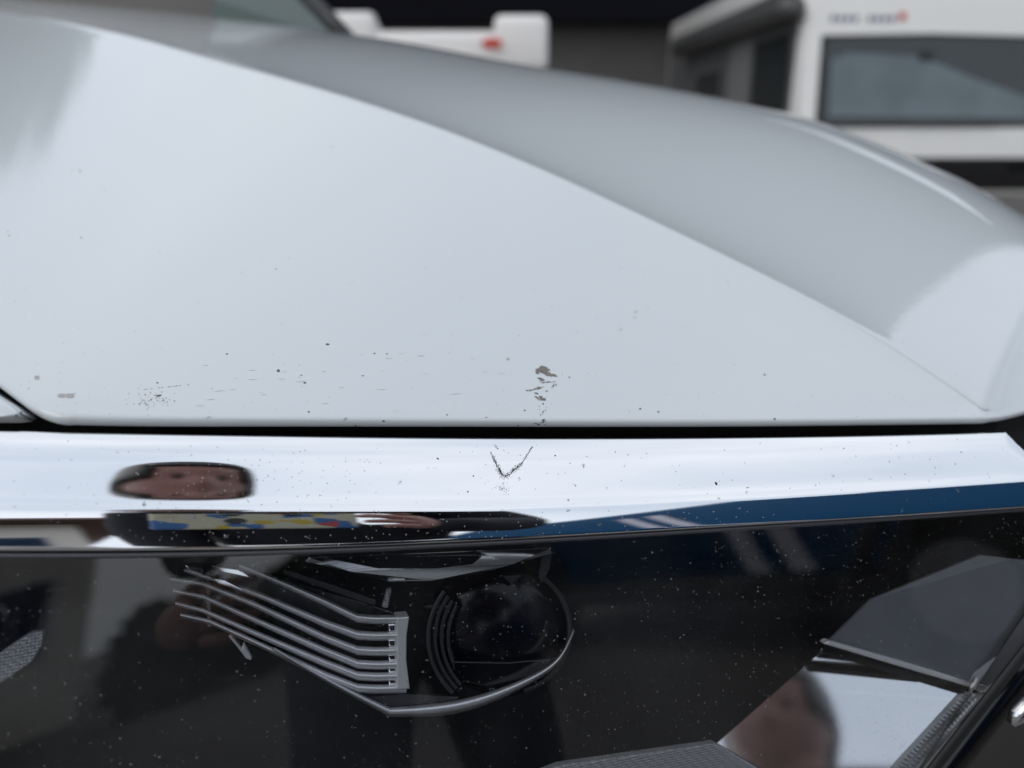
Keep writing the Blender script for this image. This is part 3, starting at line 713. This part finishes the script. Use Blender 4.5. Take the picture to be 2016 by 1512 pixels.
def rounded_side(name, prof, x0, x1, mat, parent, bev=0.05):
    """profile (y,z) extruded along x"""
    bm = bmesh.new(); vs_ = [bm.verts.new((x0, y, z)) for y, z in prof]; f = bm.faces.new(vs_)
    r = bmesh.ops.extrude_face_region(bm, geom=[f])
    for e in r['geom']:
        if isinstance(e, bmesh.types.BMVert): e.co.x = x1
    bmesh.ops.recalc_face_normals(bm, faces=bm.faces)
    if bev: bmesh.ops.bevel(bm, geom=list(bm.edges), offset=bev, segments=3, affect='EDGES', profile=0.5)
    o = from_bm(name, bm, mat, parent); o.data.polygons.foreach_set('use_smooth', [True]*len(o.data.polygons)); return o
def wheel(parent, x, y, r=0.34, w_=0.2):
    def cyl(name, rr, ww, mat, par, seg=28):
        bm = bmesh.new(); bmesh.ops.create_cone(bm, cap_ends=True, segments=seg, radius1=rr, radius2=rr, depth=ww, matrix=Matrix.Translation((x, y, r)) @ Matrix.Rotation(math.pi/2, 4, 'Y'))
        bmesh.ops.bevel(bm, geom=[e for e in bm.edges if len(e.link_faces) == 2 and abs(e.link_faces[0].normal.dot(e.link_faces[1].normal)) < 0.3], offset=0.02, segments=2, affect='EDGES')
        return from_bm(name, bm, mat, par)
    t = cyl('wheel', r, w_, M['tyre'], parent); cyl('rim', r*0.62, w_+0.02, M['rim'], t); return t

# motorhome on the right: big windscreen, cream body, grey awning case along its side
mh = tag(empty('motorhome', (3.22, 9.0, 0), math.radians(3)), 'cream motorhome with a wide dark windscreen parked at right', 'motorhome')
prof = [(0.0, 0.35), (-0.02, 0.62), (0.0, 1.08), (0.16, 2.1), (0.25, 2.75), (0.6, 2.9), (6.2, 2.9), (6.3, 2.7), (6.3, 0.4)]
rounded_side('body', prof, -0.02, 2.28, M['cream'], mh, 0.07); mh.scale = (1.28, 1, 1)
box('side_shade', (-0.035, 0.34, 0.5), (0.0, 6.1, 2.62), M['shade_grey'], mh, 0.01)  # dark grey slab, the shade on this side put into its colour
def mh_front(z): return lerp(0.0, 0.16, (z-1.08)/1.02)
def front_poly(name, pts, off, mat, parent, th=0.02, bev=0.006):
    ps = [np.array([x, mh_front(z)+off, z]) for x, z in pts]
    return slab(name, ps, th, mat, parent, Vector((0, 1, 0)), bev)
scr = front_poly('windscreen', [(0.16, 1.17), (0.20, 1.12), (2.06, 1.12), (2.1, 1.17), (2.07, 1.98), (2.0, 2.02), (1.1, 2.045), (0.22, 2.02), (0.17, 1.98)], -0.02, M['glass_dark'], mh)
front_poly('windscreen_seal', [(0.11, 1.1), (2.15, 1.1), (2.12, 2.06), (1.1, 2.085), (0.13, 2.06)], -0.006, M['rubber'], mh)
front_poly('screen_reflection', [(0.22, 1.22), (2.0, 1.2), (2.0, 1.42), (1.5, 1.62), (1.02, 1.84), (0.72, 1.86), (0.36, 1.88), (0.22, 1.82)], -0.026, M['reflection_grey'], scr, 0.004, 0.001)  # grey-blue slab painted as the reflection on the windscreen
front_poly('rear_mirror', [(0.98, 1.80), (1.12, 1.80), (1.10, 1.90), (1.0, 1.90)], -0.034, M['rubber'], scr, 0.004, 0.001)
for k in (0.55, 1.35): front_poly('wiper', [(k-0.42, 1.13), (k-0.40, 1.115), (k+0.4, 1.135), (k+0.38, 1.15)], -0.05, M['rubber'], mh, 0.02, 0.002)
box('grille', (0.9, -0.05, 0.42), (2.3, 0.02, 0.78), M['gloss_black'], mh, 0.02)
for xx in (0.25, 1.85): box('headlamp', (xx, -0.05, 0.6), (xx+0.3, 0.05, 0.76), M['projector'], mh, 0.03)
tri_text_bars('lettering', mh, 0.2, 0.78, 0.20-0.03, 2.20, 2.26, M['bluegrey'], 9, RNG)
box('lettering', (0.79, 0.165, 2.22), (0.85, 0.171, 2.29), M['red'], mh)
tube('awning_case', [(-0.14, 0.12, 2.33), (-0.14, 0.3, 2.33), (-0.14, 4.9, 2.33)], [0.10, 0.12, 0.12], M['awning'], mh, 14)
box('side_window', (-0.05, 0.42, 0.9), (0.0, 1.6, 2.12), M['glass_dark'], mh, 0.02)
box('entrance_door', (-0.045, 1.75, 0.5), (0.0, 2.6, 2.2), M['door_grey'], mh, 0.02)
box('side_window', (-0.05, 3.0, 1.2), (0.0, 4.2, 1.9), M['glass_dark'], mh, 0.02)
wheel(mh, 0.1, 1.3); wheel(mh, 2.15, 1.3); wheel(mh, 0.1, 4.8); wheel(mh, 2.15, 4.8)

# caravan further left, two raised roof lobes and a red emblem
cv = tag(empty('caravan', (-1.02, 9.2, 0), 0), 'white caravan with raised roof corners and a red emblem behind the bonnet', 'caravan')
prof = [(0.0, 0.4), (-0.05, 1.2), (0.05, 2.07), (0.15, 2.13), (3.5, 2.15), (3.6, 0.4)]
rounded_side('body', prof, -0.95, 1.38, M['cream2'], cv, 0.06)
rounded_side('roof_lobe', [(-0.02, 1.85), (0.03, 2.29), (0.2, 2.33), (0.8, 2.2), (0.9, 1.85)], -1.0, -0.5, M['cream2'], cv, 0.07)
rounded_side('roof_lobe', [(-0.02, 1.7), (0.03, 2.26), (0.2, 2.3), (0.8, 2.2), (0.9, 1.7)], 0.82, 1.42, M['cream2'], cv, 0.09)
box('front_window', (-0.6, -0.06, 1.05), (1.2, 0.0, 1.55), M['glass_dark'], cv, 0.03)
bm = bmesh.new(); bmesh.ops.create_icosphere(bm, subdivisions=2, radius=0.5, matrix=Matrix.Translation((0.80, -0.05, 1.98)) @ Matrix.Diagonal((0.24, 0.03, 0.11, 1)))
from_bm('emblem', bm, M['red'], cv)
wheel(cv, -0.7, 1.8); wheel(cv, 1.3, 1.8)

# ------------------------------------------------------------------ what stands behind the photographer (seen only in the reflections)

van = tag(empty('delivery_van', (2.75, -0.35, 0), math.radians(2)), 'teal blue van with white curved stripes, mirrored in the chrome strip', 'van')
# local: -y runs along the van away from its rounded end, -x faces the car
rounded_side('body', [(0, 0.38), (0.0, 1.5), (-0.22, 2.3), (-0.4, 2.45), (-4.4, 2.5), (-5.0, 2.3), (-5.1, 0.38)], 0.0, 1.9, M['van'], van, 0.12)
for y0, wd in ((-2.62, 0.13), (-2.36, 0.13)):
    V = []; F = []
    for i in range(25):
        z = 2.25-1.8*i/24; yy = y0+0.62*((2.25-z)/1.8)**1.6
        for q in (0, wd): V += [(-0.006, yy+q, z), (0.01, yy+q, z)]
    for i in range(24):
        b_ = i*4; F += [(b_, b_+2, b_+6, b_+4), (b_, b_+4, b_+5, b_+1), (b_+2, b_+3, b_+7, b_+6)]
    obj('stripe', V, F, M['white_print'], van)
for yy in (-0.95, -4.0):
    tube('wheel_arch', [(-0.01, yy+0.45*math.cos(a), 0.36+0.45*math.sin(a)) for a in np.linspace(0.05, math.pi-0.05, 14)], 0.035, M['rubber'], van, 8)
    wheel(van, 0.06, yy, 0.36)
box('side_marker', (-0.03, -0.42, 0.75), (0.02, -0.3, 1.0), M['frame'], van, 0.01)
box('door_seam', (-0.004, -2.2, 0.5), (0.01, -2.185, 2.2), M['rubber'], van)
bm = bmesh.new(); bmesh.ops.create_uvsphere(bm, u_segments=20, v_segments=12, radius=0.5, matrix=Matrix.Translation((0.25, -0.72, 2.52)) @ Matrix.Diagonal((0.4, 0.24, 0.36, 1)))
from_bm('added_roof_dome', bm, M['rubber'], van, True)  # dark ellipsoid added for a small smudge mirrored in the chrome
box('sill', (-0.03, -5.0, 0.3), (0.1, -0.1, 0.42), M['rubber'], van, 0.02)

hs = tag(empty('white_house', (-2.3, -12.5, 0), math.radians(3)), 'white rendered house with brown roof and small windows, mirrored at left', 'house')
box('wall', (-14, -8, 0), (3.8, 0, 6.3), M['wall'], hs)
rf = rounded_side('roof', [(1.0, 6.2), (-4, 8.6), (-9, 6.2), (-9, 6.05), (1.0, 6.05)], -14.8, 4.6, M['roof'], hs, 0.05)
for zz in (1.0, 3.7):
    for xx in np.arange(-12.9, 3.1, 1.55):
        f = box('window', (xx, -0.1, zz), (xx+0.8, 0.04, zz+1.1), M['frame'], hs); box('pane', (xx+0.07, 0.0, zz+0.07), (xx+0.73, 0.06, zz+1.03), M['pane'], f)
def bush(name, c, rad, n, seed, label, cat='shrub', trunk=0.0, ls=0.12):
    rng = random.Random(seed); root = tag(empty(name, (c[0], c[1], 0)), label, cat)
    V = []; F = []
    for i in range(n):
        u = Vector((rng.gauss(0, 1), rng.gauss(0, 1), rng.gauss(0, 1))).normalized()*(rng.random()**0.4)
        lump = 0.75+0.35*math.sin(3*u.x+seed)*math.cos(4*u.y+2*seed)+0.2*rng.random()
        p = Vector((u.x*rad[0]*lump, u.y*rad[1]*lump, c[2]+u.z*rad[2]*lump))
        if p.z < 0.05: p.z = 0.05+0.1*rng.random()
        a = Vector((rng.gauss(0, 1), rng.gauss(0, 1), rng.gauss(0, 1))).normalized(); b = a.orthogonal().normalized()
        s = ls*(0.6+rng.random()); k = len(V)
        V += [p-a*s, p+b*s*0.45, p+a*s, p-b*s*0.45]; F.append((k, k+1, k+2, k+3))
    obj('crown', V, F, M['leaf'], root)
    if trunk: tube('trunk', [(0, 0, 0), (0.05, 0, trunk*0.5), (0, 0.05, trunk), (0.1, 0, c[2]+rad[2]*0.4)], [0.22, 0.17, 0.13, 0.04], M['bark'], root)
    else: tube('stem', [(0, 0, 0), (0, 0, c[2])], [0.06, 0.03], M['bark'], root)
    return root
for i, (x, y, r) in enumerate(((-7.5, -9.5, 0.7), (-4.6, -9.8, 0.8), (1.9, -9.2, 0.65), (3.0, -9.0, 0.75), (4.2, -9.6, 0.95))):
    bush('green_shrub', (x, y, r*0.8), (r, r, r), 1500, i+1, ['low green shrub left of the house corner', 'broad green shrub before the house wall', 'small green shrub right of the house', 'round green shrub standing between two other shrubs', 'tallest green shrub beside the van'][i])

bush('unseen_tree', (-12.6, 14.6, 7.6), (3.0, 3.0, 3.9), 15000, 31, 'added tall leafy tree, out of view, mirrored as a grey patch at the left of the bonnet', 'tree', 4.0, 0.28)  # tree added out of view to grey the bonnet's left edge

# ------------------------------------------------------------------ stone chips, scuffs and grit on bonnet and chrome
crng = random.Random(11)
def marks(which, name, blobs, mat):
    """blobs: (px, py, half width, half height, tilt deg, raggedness) -> one mesh of irregular flakes"""
    V = []; F = []
    for (x, y, w_, h_, tl_, rg) in blobs:
        n = 7 if max(w_, h_) < 3 else 22; c = math.cos(math.radians(tl_)); sn = math.sin(math.radians(tl_)); ring = []
        for k in range(n):
            a = 2*math.pi*k/n; r = 1-rg*crng.random()*(1.0 if k % 2 else 0.35)
            u, v = w_*r*math.cos(a), h_*r*math.sin(a)
            p = surf(which, x+u*c-v*sn, y+u*sn+v*c)
            if p is None: break
            ring.append(p)
        p0 = surf(which, x, y)
        if len(ring) < n or p0 is None: continue
        k0 = len(V); V.append(p0); V += ring
        F += [(k0, k0+1+k, k0+1+(k+1) % n) for k in range(n)]
    if V:
        o = obj(name, V, F, mat, hood if which == 'hood' else trim)
        if len(blobs) > 20: o['kind'] = 'stuff'
        return o
def streaky(x, y, w_, h_, n, tl_=-8):
    out_ = []
    for _ in range(n):
        u = crng.gauss(0, 0.42); v = crng.gauss(0, 0.45)
        out_.append((x+u*w_, y+v*h_+u*w_*math.tan(math.radians(tl_)), w_*crng.uniform(0.15, 0.5), max(0.8, h_*crng.uniform(0.12, 0.35)), tl_+crng.uniform(-20, 20), 0.5))
    return out_
ch = streaky(1070, 731, 18, 11, 16, 12)+[(1072, 727, 12, 7, 20, 0.5), (1078, 736, 12, 5, 25, 0.6)]
ch += streaky(1078, 752, 17, 2.5, 6, 0)+streaky(1088, 759, 7, 5, 6)+streaky(1056, 766, 16, 3, 9, -14)+[(1038, 769, 3, 1.6, 0, 0.4), (1076, 770, 3, 1.4, 0, 0.4)]
ch += streaky(1066, 786, 12, 7, 12, 20)+[(1069, 795, 2, 2, 0, 0.4)]
ch += [(1068+crng.gauss(0, 4), crng.uniform(796, 818), crng.uniform(0.8, 1.8), crng.uniform(0.9, 2), 80, 0.4) for _ in range(10)]
marks('hood', 'paint_chip', ch, M['chip'])
marks('hood', 'paint_chip', streaky(1070, 829, 8, 3.5, 8, -15)+streaky(1066, 835, 12, 2, 6, 0)+streaky(1018, 838, 6, 1.2, 3, 0), M['chip_dark'])
marks('hood', 'paint_chip', [(313, 779, 6, 2, -8, 0.4)]+[(300+crng.gauss(0, 22), 788+crng.gauss(0, 9), crng.uniform(0.6, 1.7), crng.uniform(0.6, 1.4), 0, 0.4) for _ in range(60)]
      + [(285+k*5+crng.uniform(-2, 2), 767-k*0.55, 2.4, 0.5, -6, 0.3) for k in range(18) if crng.random() < 0.6], M['chip_dark'])
for q in [(122, 779, 10, 5, 0, 0.35), (138, 780, 10, 5, 0, 0.35), (73, 744, 6, 4, 0, 0.3), (56, 765, 2.5, 1.5, 0, 0.3), (680, 825, 5, 3, -30, 0.4), (1000, 707, 4, 3, 0, 0.2), (410, 822, 6, 1.5, -15, 0.3)]: marks('hood', 'paint_chip', [q], M['chip_pale'])
_m = marks('hood', 'paint_chip', [(130+crng.uniform(-18, 18), 775.5+abs(crng.gauss(0, 1.2)), 2.2, 0.6, crng.uniform(-30, 30), 0.3) for _ in range(14)]+[(73+crng.uniform(-5, 5), 740.5, 2, 0.6, 0, 0.3) for _ in range(4)], M['chip'])
_m['kind'] = 'stuff'
for q in ((1222, 649, 4, 1.6, -30, 0.5), (1252, 614, 4, 2, -35, 0.5), (1250, 626, 2.5, 2, 0, 0.5)): marks('hood', 'stone_speck', [q], M['chip_pale'])
sp = [(645, 678, 4, 2), (548, 730, 3.5, 3), (593, 739, 2, 1.6), (600, 754, 3, 2), (608, 811, 2.4, 2), (310, 754, 2.5, 1.4), (158, 337, 3, 1.6), (143, 335, 1.5, 1), (15, 456, 1.6, 1.2), (18, 464, 2, 1.2), (160, 468, 2, 1.3),
      (543, 530, 2, 1.4), (714, 740, 2.6, 1.6), (1033, 808, 2, 1.6), (1260, 805, 2.5, 2), (1296, 811, 2.5, 2), (1121, 743, 2, 1.5), (737, 696, 2.5, 1.5), (762, 697, 2.6, 1.2), (447, 697, 3, 1.2), (653, 290, 2, 1.2),
      (1505, 738, 2.6, 2.2), (1525, 825, 3, 2), (880, 817, 2, 1.5), (957, 822, 2.5, 1), (755, 829, 3, 2), (700, 838, 2, 1.5)]
for x, y, a, b_ in sp: marks('hood', 'stone_speck', [(x, y, a, b_, 0, 0.35)], M['chip_dark'])
marks('hood', 'stone_speck', [(crng.uniform(20, 1900), 822-abs(crng.gauss(0, 150)), crng.uniform(0.5, 1.3), crng.uniform(0.4, 1.0), 0, 0.3) for _ in range(150)], M['chip'])
marks('hood', 'fine_scratch', [(crng.uniform(380, 1000), crng.uniform(690, 815), crng.uniform(3, 12), 0.35, crng.uniform(-8, 4), 0.2) for _ in range(28)], M['chip_pale'])
sc_ = []
def scuff(p, q, n, s0, s1):
    for _ in range(n):
        t = crng.random(); s_ = lerp(s0, s1, t)
        sc_.append((lerp(p[0], q[0], t)+crng.gauss(0, s_), lerp(p[1], q[1], t)+crng.gauss(0, s_*0.8), crng.uniform(0.4, 1.7), crng.uniform(0.2, 0.5), crng.uniform(-60, 20), 0.3))
scuff((966, 890), (978, 915), 60, 0.8, 2); scuff((978, 915), (990, 940), 150, 2.5, 4); scuff((1048, 880), (1028, 912), 60, 0.5, 1.3); scuff((1028, 912), (992, 940), 220, 1.8, 4.2)
scuff((985, 958), (995, 966), 60, 6, 7); scuff((975, 878), (980, 884), 14, 1, 1); scuff((990, 884), (1000, 894), 6, 1, 1)
for (p, q, n_) in (((966, 889), (979, 917), 5), ((979, 917), (992, 941), 7), ((1048, 880), (1027, 913), 6), ((1027, 913), (993, 941), 9)):
    for _ in range(n_):
        t = crng.uniform(0.1, 0.9); a_ = math.degrees(math.atan2(q[1]-p[1], q[0]-p[0]))
        sc_.append((lerp(p[0], q[0], t)+crng.gauss(0, 1.0), lerp(p[1], q[1], t)+crng.gauss(0, 0.8), crng.uniform(4, 9), crng.uniform(0.3, 0.6), a_+crng.uniform(-7, 7), 0.25))
marks('trim', 'scuff_mark', sc_, M['scuff'])
marks('trim', 'grit', [(crng.uniform(20, 1950), crng.uniform(868, 992), crng.uniform(0.5, 1.5), crng.uniform(0.4, 1.3), crng.uniform(0, 180), 0.35) for _ in range(120)]+[(1410, 952, 4, 2.4, 60, 0.4), (862, 903, 3, 1.5, 40, 0.4), (932, 937, 2, 1.6, 0, 0.4), (921, 968, 2, 1.6, 50, 0.4), (1093, 897, 2, 1.4, 30, 0.3)], M['scuff'])
marks('trim', 'grit', [(crng.gauss(430, 160), crng.uniform(905, 1075), crng.uniform(0.7, 1.9), crng.uniform(0.6, 1.7), 0, 0.35) for _ in range(160)]+[(crng.uniform(650, 1600), crng.uniform(1005, 1060), crng.uniform(0.6, 1.8), crng.uniform(0.5, 1.5), 0, 0.35) for _ in range(120)], M['chip_pale'])

# ------------------------------------------------------------------ the photographer
def skin_mesh(verts, edges, radii, root=0, sub=2):
    me = bpy.data.meshes.new('tmp'); me.from_pydata([tuple(v) for v in verts], edges, [])
    o = bpy.data.objects.new('tmp', me); COL.objects.link(o)
    m = o.modifiers.new('s', 'SKIN'); m.use_smooth_shade = True
    for i, r in enumerate(radii):
        me.skin_vertices[0].data[i].radius = r if hasattr(r, '__len__') else (r, r)
        me.skin_vertices[0].data[i].use_root = (i == root)
    if sub: 
        sm = o.modifiers.new('d', 'SUBSURF'); sm.levels = sub; sm.render_levels = sub
    dg = bpy.context.evaluated_depsgraph_get(); dg.update()
    ev = o.evaluated_get(dg); mm = bpy.data.meshes.new_from_object(ev)
    V = [np.array(v.co) for v in mm.vertices]; F = [tuple(p.vertices) for p in mm.polygons]
    bpy.data.objects.remove(o); return V, F
def join(parts):
    V = []; F = []
    for v, f in parts:
        k = len(V); V += list(v); F += [tuple(i+k for i in ff) for ff in f]
    return V, F
PX, PY = 0.19, -0.40
person = tag(empty('person', (PX, PY, 0)), 'person in dark navy jacket and trousers taking the photo, seen as a reflection', 'person')
def wp(*p): return np.array(p, float)-np.array([PX, PY, 0])
HEAD = np.array([0.025, -0.28, 1.59])
LW, RW = np.array([-0.03, -0.32, 0.84]), np.array([0.18, -0.045, 1.055])
jk = [(PX+0.03, PY, 0.93), (PX+0.01, PY, 1.12), (PX-0.03, PY+0.02, 1.30), (PX-0.05, PY+0.06, 1.42), (PX-0.10, PY+0.09, 1.49),
      (PX-0.20, PY+0.04, 1.39), (PX-0.215, PY+0.0, 1.14), (LW[0]+0.03, LW[1]-0.02, LW[2]+0.05),
      (PX+0.14, PY+0.04, 1.39), (PX+0.29, PY+0.08, 1.14), (RW[0]+0.05, RW[1]-0.05, RW[2])]
je = [(0, 1), (1, 2), (2, 3), (3, 4), (3, 5), (5, 6), (6, 7), (3, 8), (8, 9), (9, 10)]
jr = [(0.18, 0.17), (0.175, 0.17), (0.18, 0.16), (0.14, 0.12), (0.065, 0.065), (0.085, 0.085), (0.062, 0.062), (0.042, 0.042), (0.085, 0.085), (0.062, 0.062), (0.042, 0.042)]
def mk(name, parts, mat):
    V, F = join(parts); o = obj(name, V, F, mat, person, True); return o
mk('jacket', [skin_mesh([wp(*p) for p in jk], je, jr)], M['jacket'])
tk = [(PX+0.05, PY, 0.95), (PX+0.10, PY, 0.83), (PX+0.01, PY, 0.76), (PX-0.01, PY+0.05, 0.45), (PX-0.02, PY, 0.08), (PX+0.20, PY, 0.76), (PX+0.23, PY+0.05, 0.45), (PX+0.24, PY, 0.08)]
mk('trousers', [skin_mesh([wp(*p) for p in tk], [(0, 1), (1, 2), (2, 3), (3, 4), (1, 5), (5, 6), (6, 7)], [(0.17, 0.16), (0.15, 0.14), 0.095, 0.068, 0.055, 0.095, 0.068, 0.055])], M['jeans'])
for sx in (-0.02, 0.24):
    mk('shoe', [skin_mesh([wp(PX+sx, PY-0.04, 0.06), wp(PX+sx, PY+0.08, 0.05), wp(PX+sx+0.01, PY+0.19, 0.035)], [(0, 1), (1, 2)], [(0.05, 0.055), (0.048, 0.045), (0.04, 0.03)], 0, 1)], M['shoe'])
# body: neck, hands and head in one mesh
def head_mesh(c, yaw=0.0, pitch=-0.5):
    V = []; F = []; n, m_ = 40, 28
    R = Matrix.Rotation(yaw, 3, 'Z') @ Matrix.Rotation(pitch, 3, 'X')
    for i in range(m_+1):
        th = math.pi*i/m_
        for j in range(n):
            ph = 2*math.pi*j/n
            x = math.sin(th)*math.sin(ph); y = math.sin(th)*math.cos(ph); z = math.cos(th)     # +y is the face
            k = 1.0 - 0.20*max(0, -z)**1.2                      # narrow jaw
            X, Yy, Z = 0.086*x*k, 0.098*y*(1-0.10*max(0, -z)), 0.118*z
            if y > 0:
                f = math.exp(-(x/0.20)**2)
                Yy += 0.024*f*math.exp(-((z+0.18)/0.16)**2)*y              # nose
                Yy += 0.008*math.exp(-(x/0.35)**2)*math.exp(-((z+0.52)/0.10)**2)   # lips
                Yy += 0.010*math.exp(-(x/0.4)**2)*math.exp(-((z+0.85)/0.15)**2)    # chin
                for s in (-1, 1): Yy -= 0.013*math.exp(-((x-s*0.38)/0.2)**2)*math.exp(-((z-0.06)/0.10)**2)   # sockets
                Yy += 0.006*math.exp(-((z-0.22)/0.08)**2)*math.exp(-(x/0.7)**2)    # brow
            v = R @ Vector((X, Yy, Z)); V.append(np.array(v)+c)
    for i in range(m_):
        for j in range(n): F.append((i*n+j, i*n+(j+1) % n, (i+1)*n+(j+1) % n, (i+1)*n+j))
    for s in (-1, 1):      # ears
        k = len(V)
        for i in range(7):
            for j in range(10):
                th = math.pi*i/6; ph = 2*math.pi*j/10
                v = R @ Vector((s*(0.083+0.007*math.sin(th)*math.cos(ph)), -0.008+0.018*math.sin(th)*math.sin(ph), 0.0+0.032*math.cos(th))); V.append(np.array(v)+c)
        for i in range(6):
            for j in range(10): F.append((k+i*10+j, k+i*10+(j+1) % 10, k+(i+1)*10+(j+1) % 10, k+(i+1)*10+j))
    return V, F, R
hv, hf, HR = head_mesh(HEAD-np.array([PX, PY, 0]))
neck = skin_mesh([wp(PX-0.10, PY+0.08, 1.44), wp(PX-0.13, PY+0.09, 1.50), HEAD-np.array([PX, PY, 0])+np.array([0, -0.03, -0.03])], [(0, 1), (1, 2)], [0.062, 0.056, 0.055])
def hand(wr, sgn):
    """sgn +1: hand at the phone's right end; palm behind the phone edge, fingers round to the back of it (towards the car)"""
    parts_ = []; w0 = wr-np.array([PX, PY, 0])
    palm = [w0+np.array([sgn*0.012, -0.03, 0]), w0+np.array([-sgn*0.005, -0.005, 0.0]), w0+np.array([-sgn*0.02, 0.012, 0.0])]
    parts_.append(skin_mesh(palm, [(0, 1), (1, 2)], [(0.03, 0.024), (0.02, 0.038), (0.014, 0.034)]))
    for k, (dz, ln) in enumerate(((0.030, 0.062), (0.011, 0.070), (-0.009, 0.066), (-0.027, 0.05))):
        b = w0+np.array([-sgn*0.018, 0.012, dz])
        parts_.append(skin_mesh([b, b+np.array([-sgn*ln*0.42, 0.020, dz*0.15]), b+np.array([-sgn*ln*0.75, 0.024, dz*0.2]), b+np.array([-sgn*ln, 0.021, dz*0.2])], [(0, 1), (1, 2), (2, 3)], [0.0095, 0.009, 0.0085, 0.0065]))
    b = w0+np.array([-sgn*0.0, -0.02, 0.02])
    parts_.append(skin_mesh([b, b+np.array([-sgn*0.025, -0.012, 0.025]), b+np.array([-sgn*0.055, -0.006, 0.028])], [(0, 1), (1, 2)], [0.012, 0.0105, 0.008]))
    return parts_
V, F = join([(hv, hf), neck]+hand(LW, -1)+hand(RW, 1)); obj('body', V, F, M['skin'], person, True)
# hair cap: upper and rear part of the head, inflated
V = []; F = []; idx = {}
for i, f in enumerate(hf[:40*28]):
    pass
Rt = HR.transposed()
keepf = []
for f in hf[:40*28]:
    loc = [Rt @ Vector(tuple(hv[i]-(HEAD-np.array([PX, PY, 0])))) for i in f]
    c = sum(loc, Vector())/len(loc)
    if c.z > 0.055-0.9*max(0, -c.y) - (0.05 if abs(c.x) > 0.062 else 0) or c.y < -0.02: keepf.append(f)
for f in keepf:
    ff = []
    for i in f:
        if i not in idx:
            idx[i] = len(V); p = hv[i]; cc = HEAD-np.array([PX, PY, 0]); V.append(cc+(p-cc)*1.17+np.array([0, -0.004, 0.006]))
        ff.append(idx[i])
    F.append(ff)
hair = obj('hair', V, F, M['hair'], person, True)
so = hair.modifiers.new('t', 'SOLIDIFY'); so.thickness = 0.012
for sx in (-1, 1):       # eyes, in an even darker skin brown
    v = HR @ Vector((sx*0.031, 0.0815, 0.008)); bm = bmesh.new(); bmesh.ops.create_uvsphere(bm, u_segments=12, v_segments=8, radius=0.0095, matrix=Matrix.Translation(Vector(tuple(HEAD-np.array([PX, PY, 0])))+v))
    from_bm('eye', bm, M['eye'], person, True)

# phone held in both hands, its printed back towards the car; the picture is taken from its lens
ph = tag(empty('phone', (0.02, -0.012, H-0.02)), 'phone in a cream floral case held in both hands of the photographer', 'phone')
ph.rotation_euler = (-PITCH, 0, 0)
ph.location = (0.0, -0.0135, H)
box('case', (-0.105, -0.008, -0.060), (0.095, 0.004, 0.022), M['case'], ph, 0.004)
box('screen', (-0.101, -0.0096, -0.056), (0.091, -0.0078, 0.018), M['phone'], ph, 0.0006)
for (x, z) in ((0.026, -0.0), (-0.034, -0.002), (-0.03, -0.03)):
    bm = bmesh.new(); bmesh.ops.create_cone(bm, cap_ends=True, segments=24, radius1=0.011, radius2=0.010, depth=0.003, matrix=Matrix.Translation((x, 0.0052, z)) @ Matrix.Rotation(-math.pi/2, 4, 'X'))
    from_bm('camera_ring', bm, M['phone'], ph)
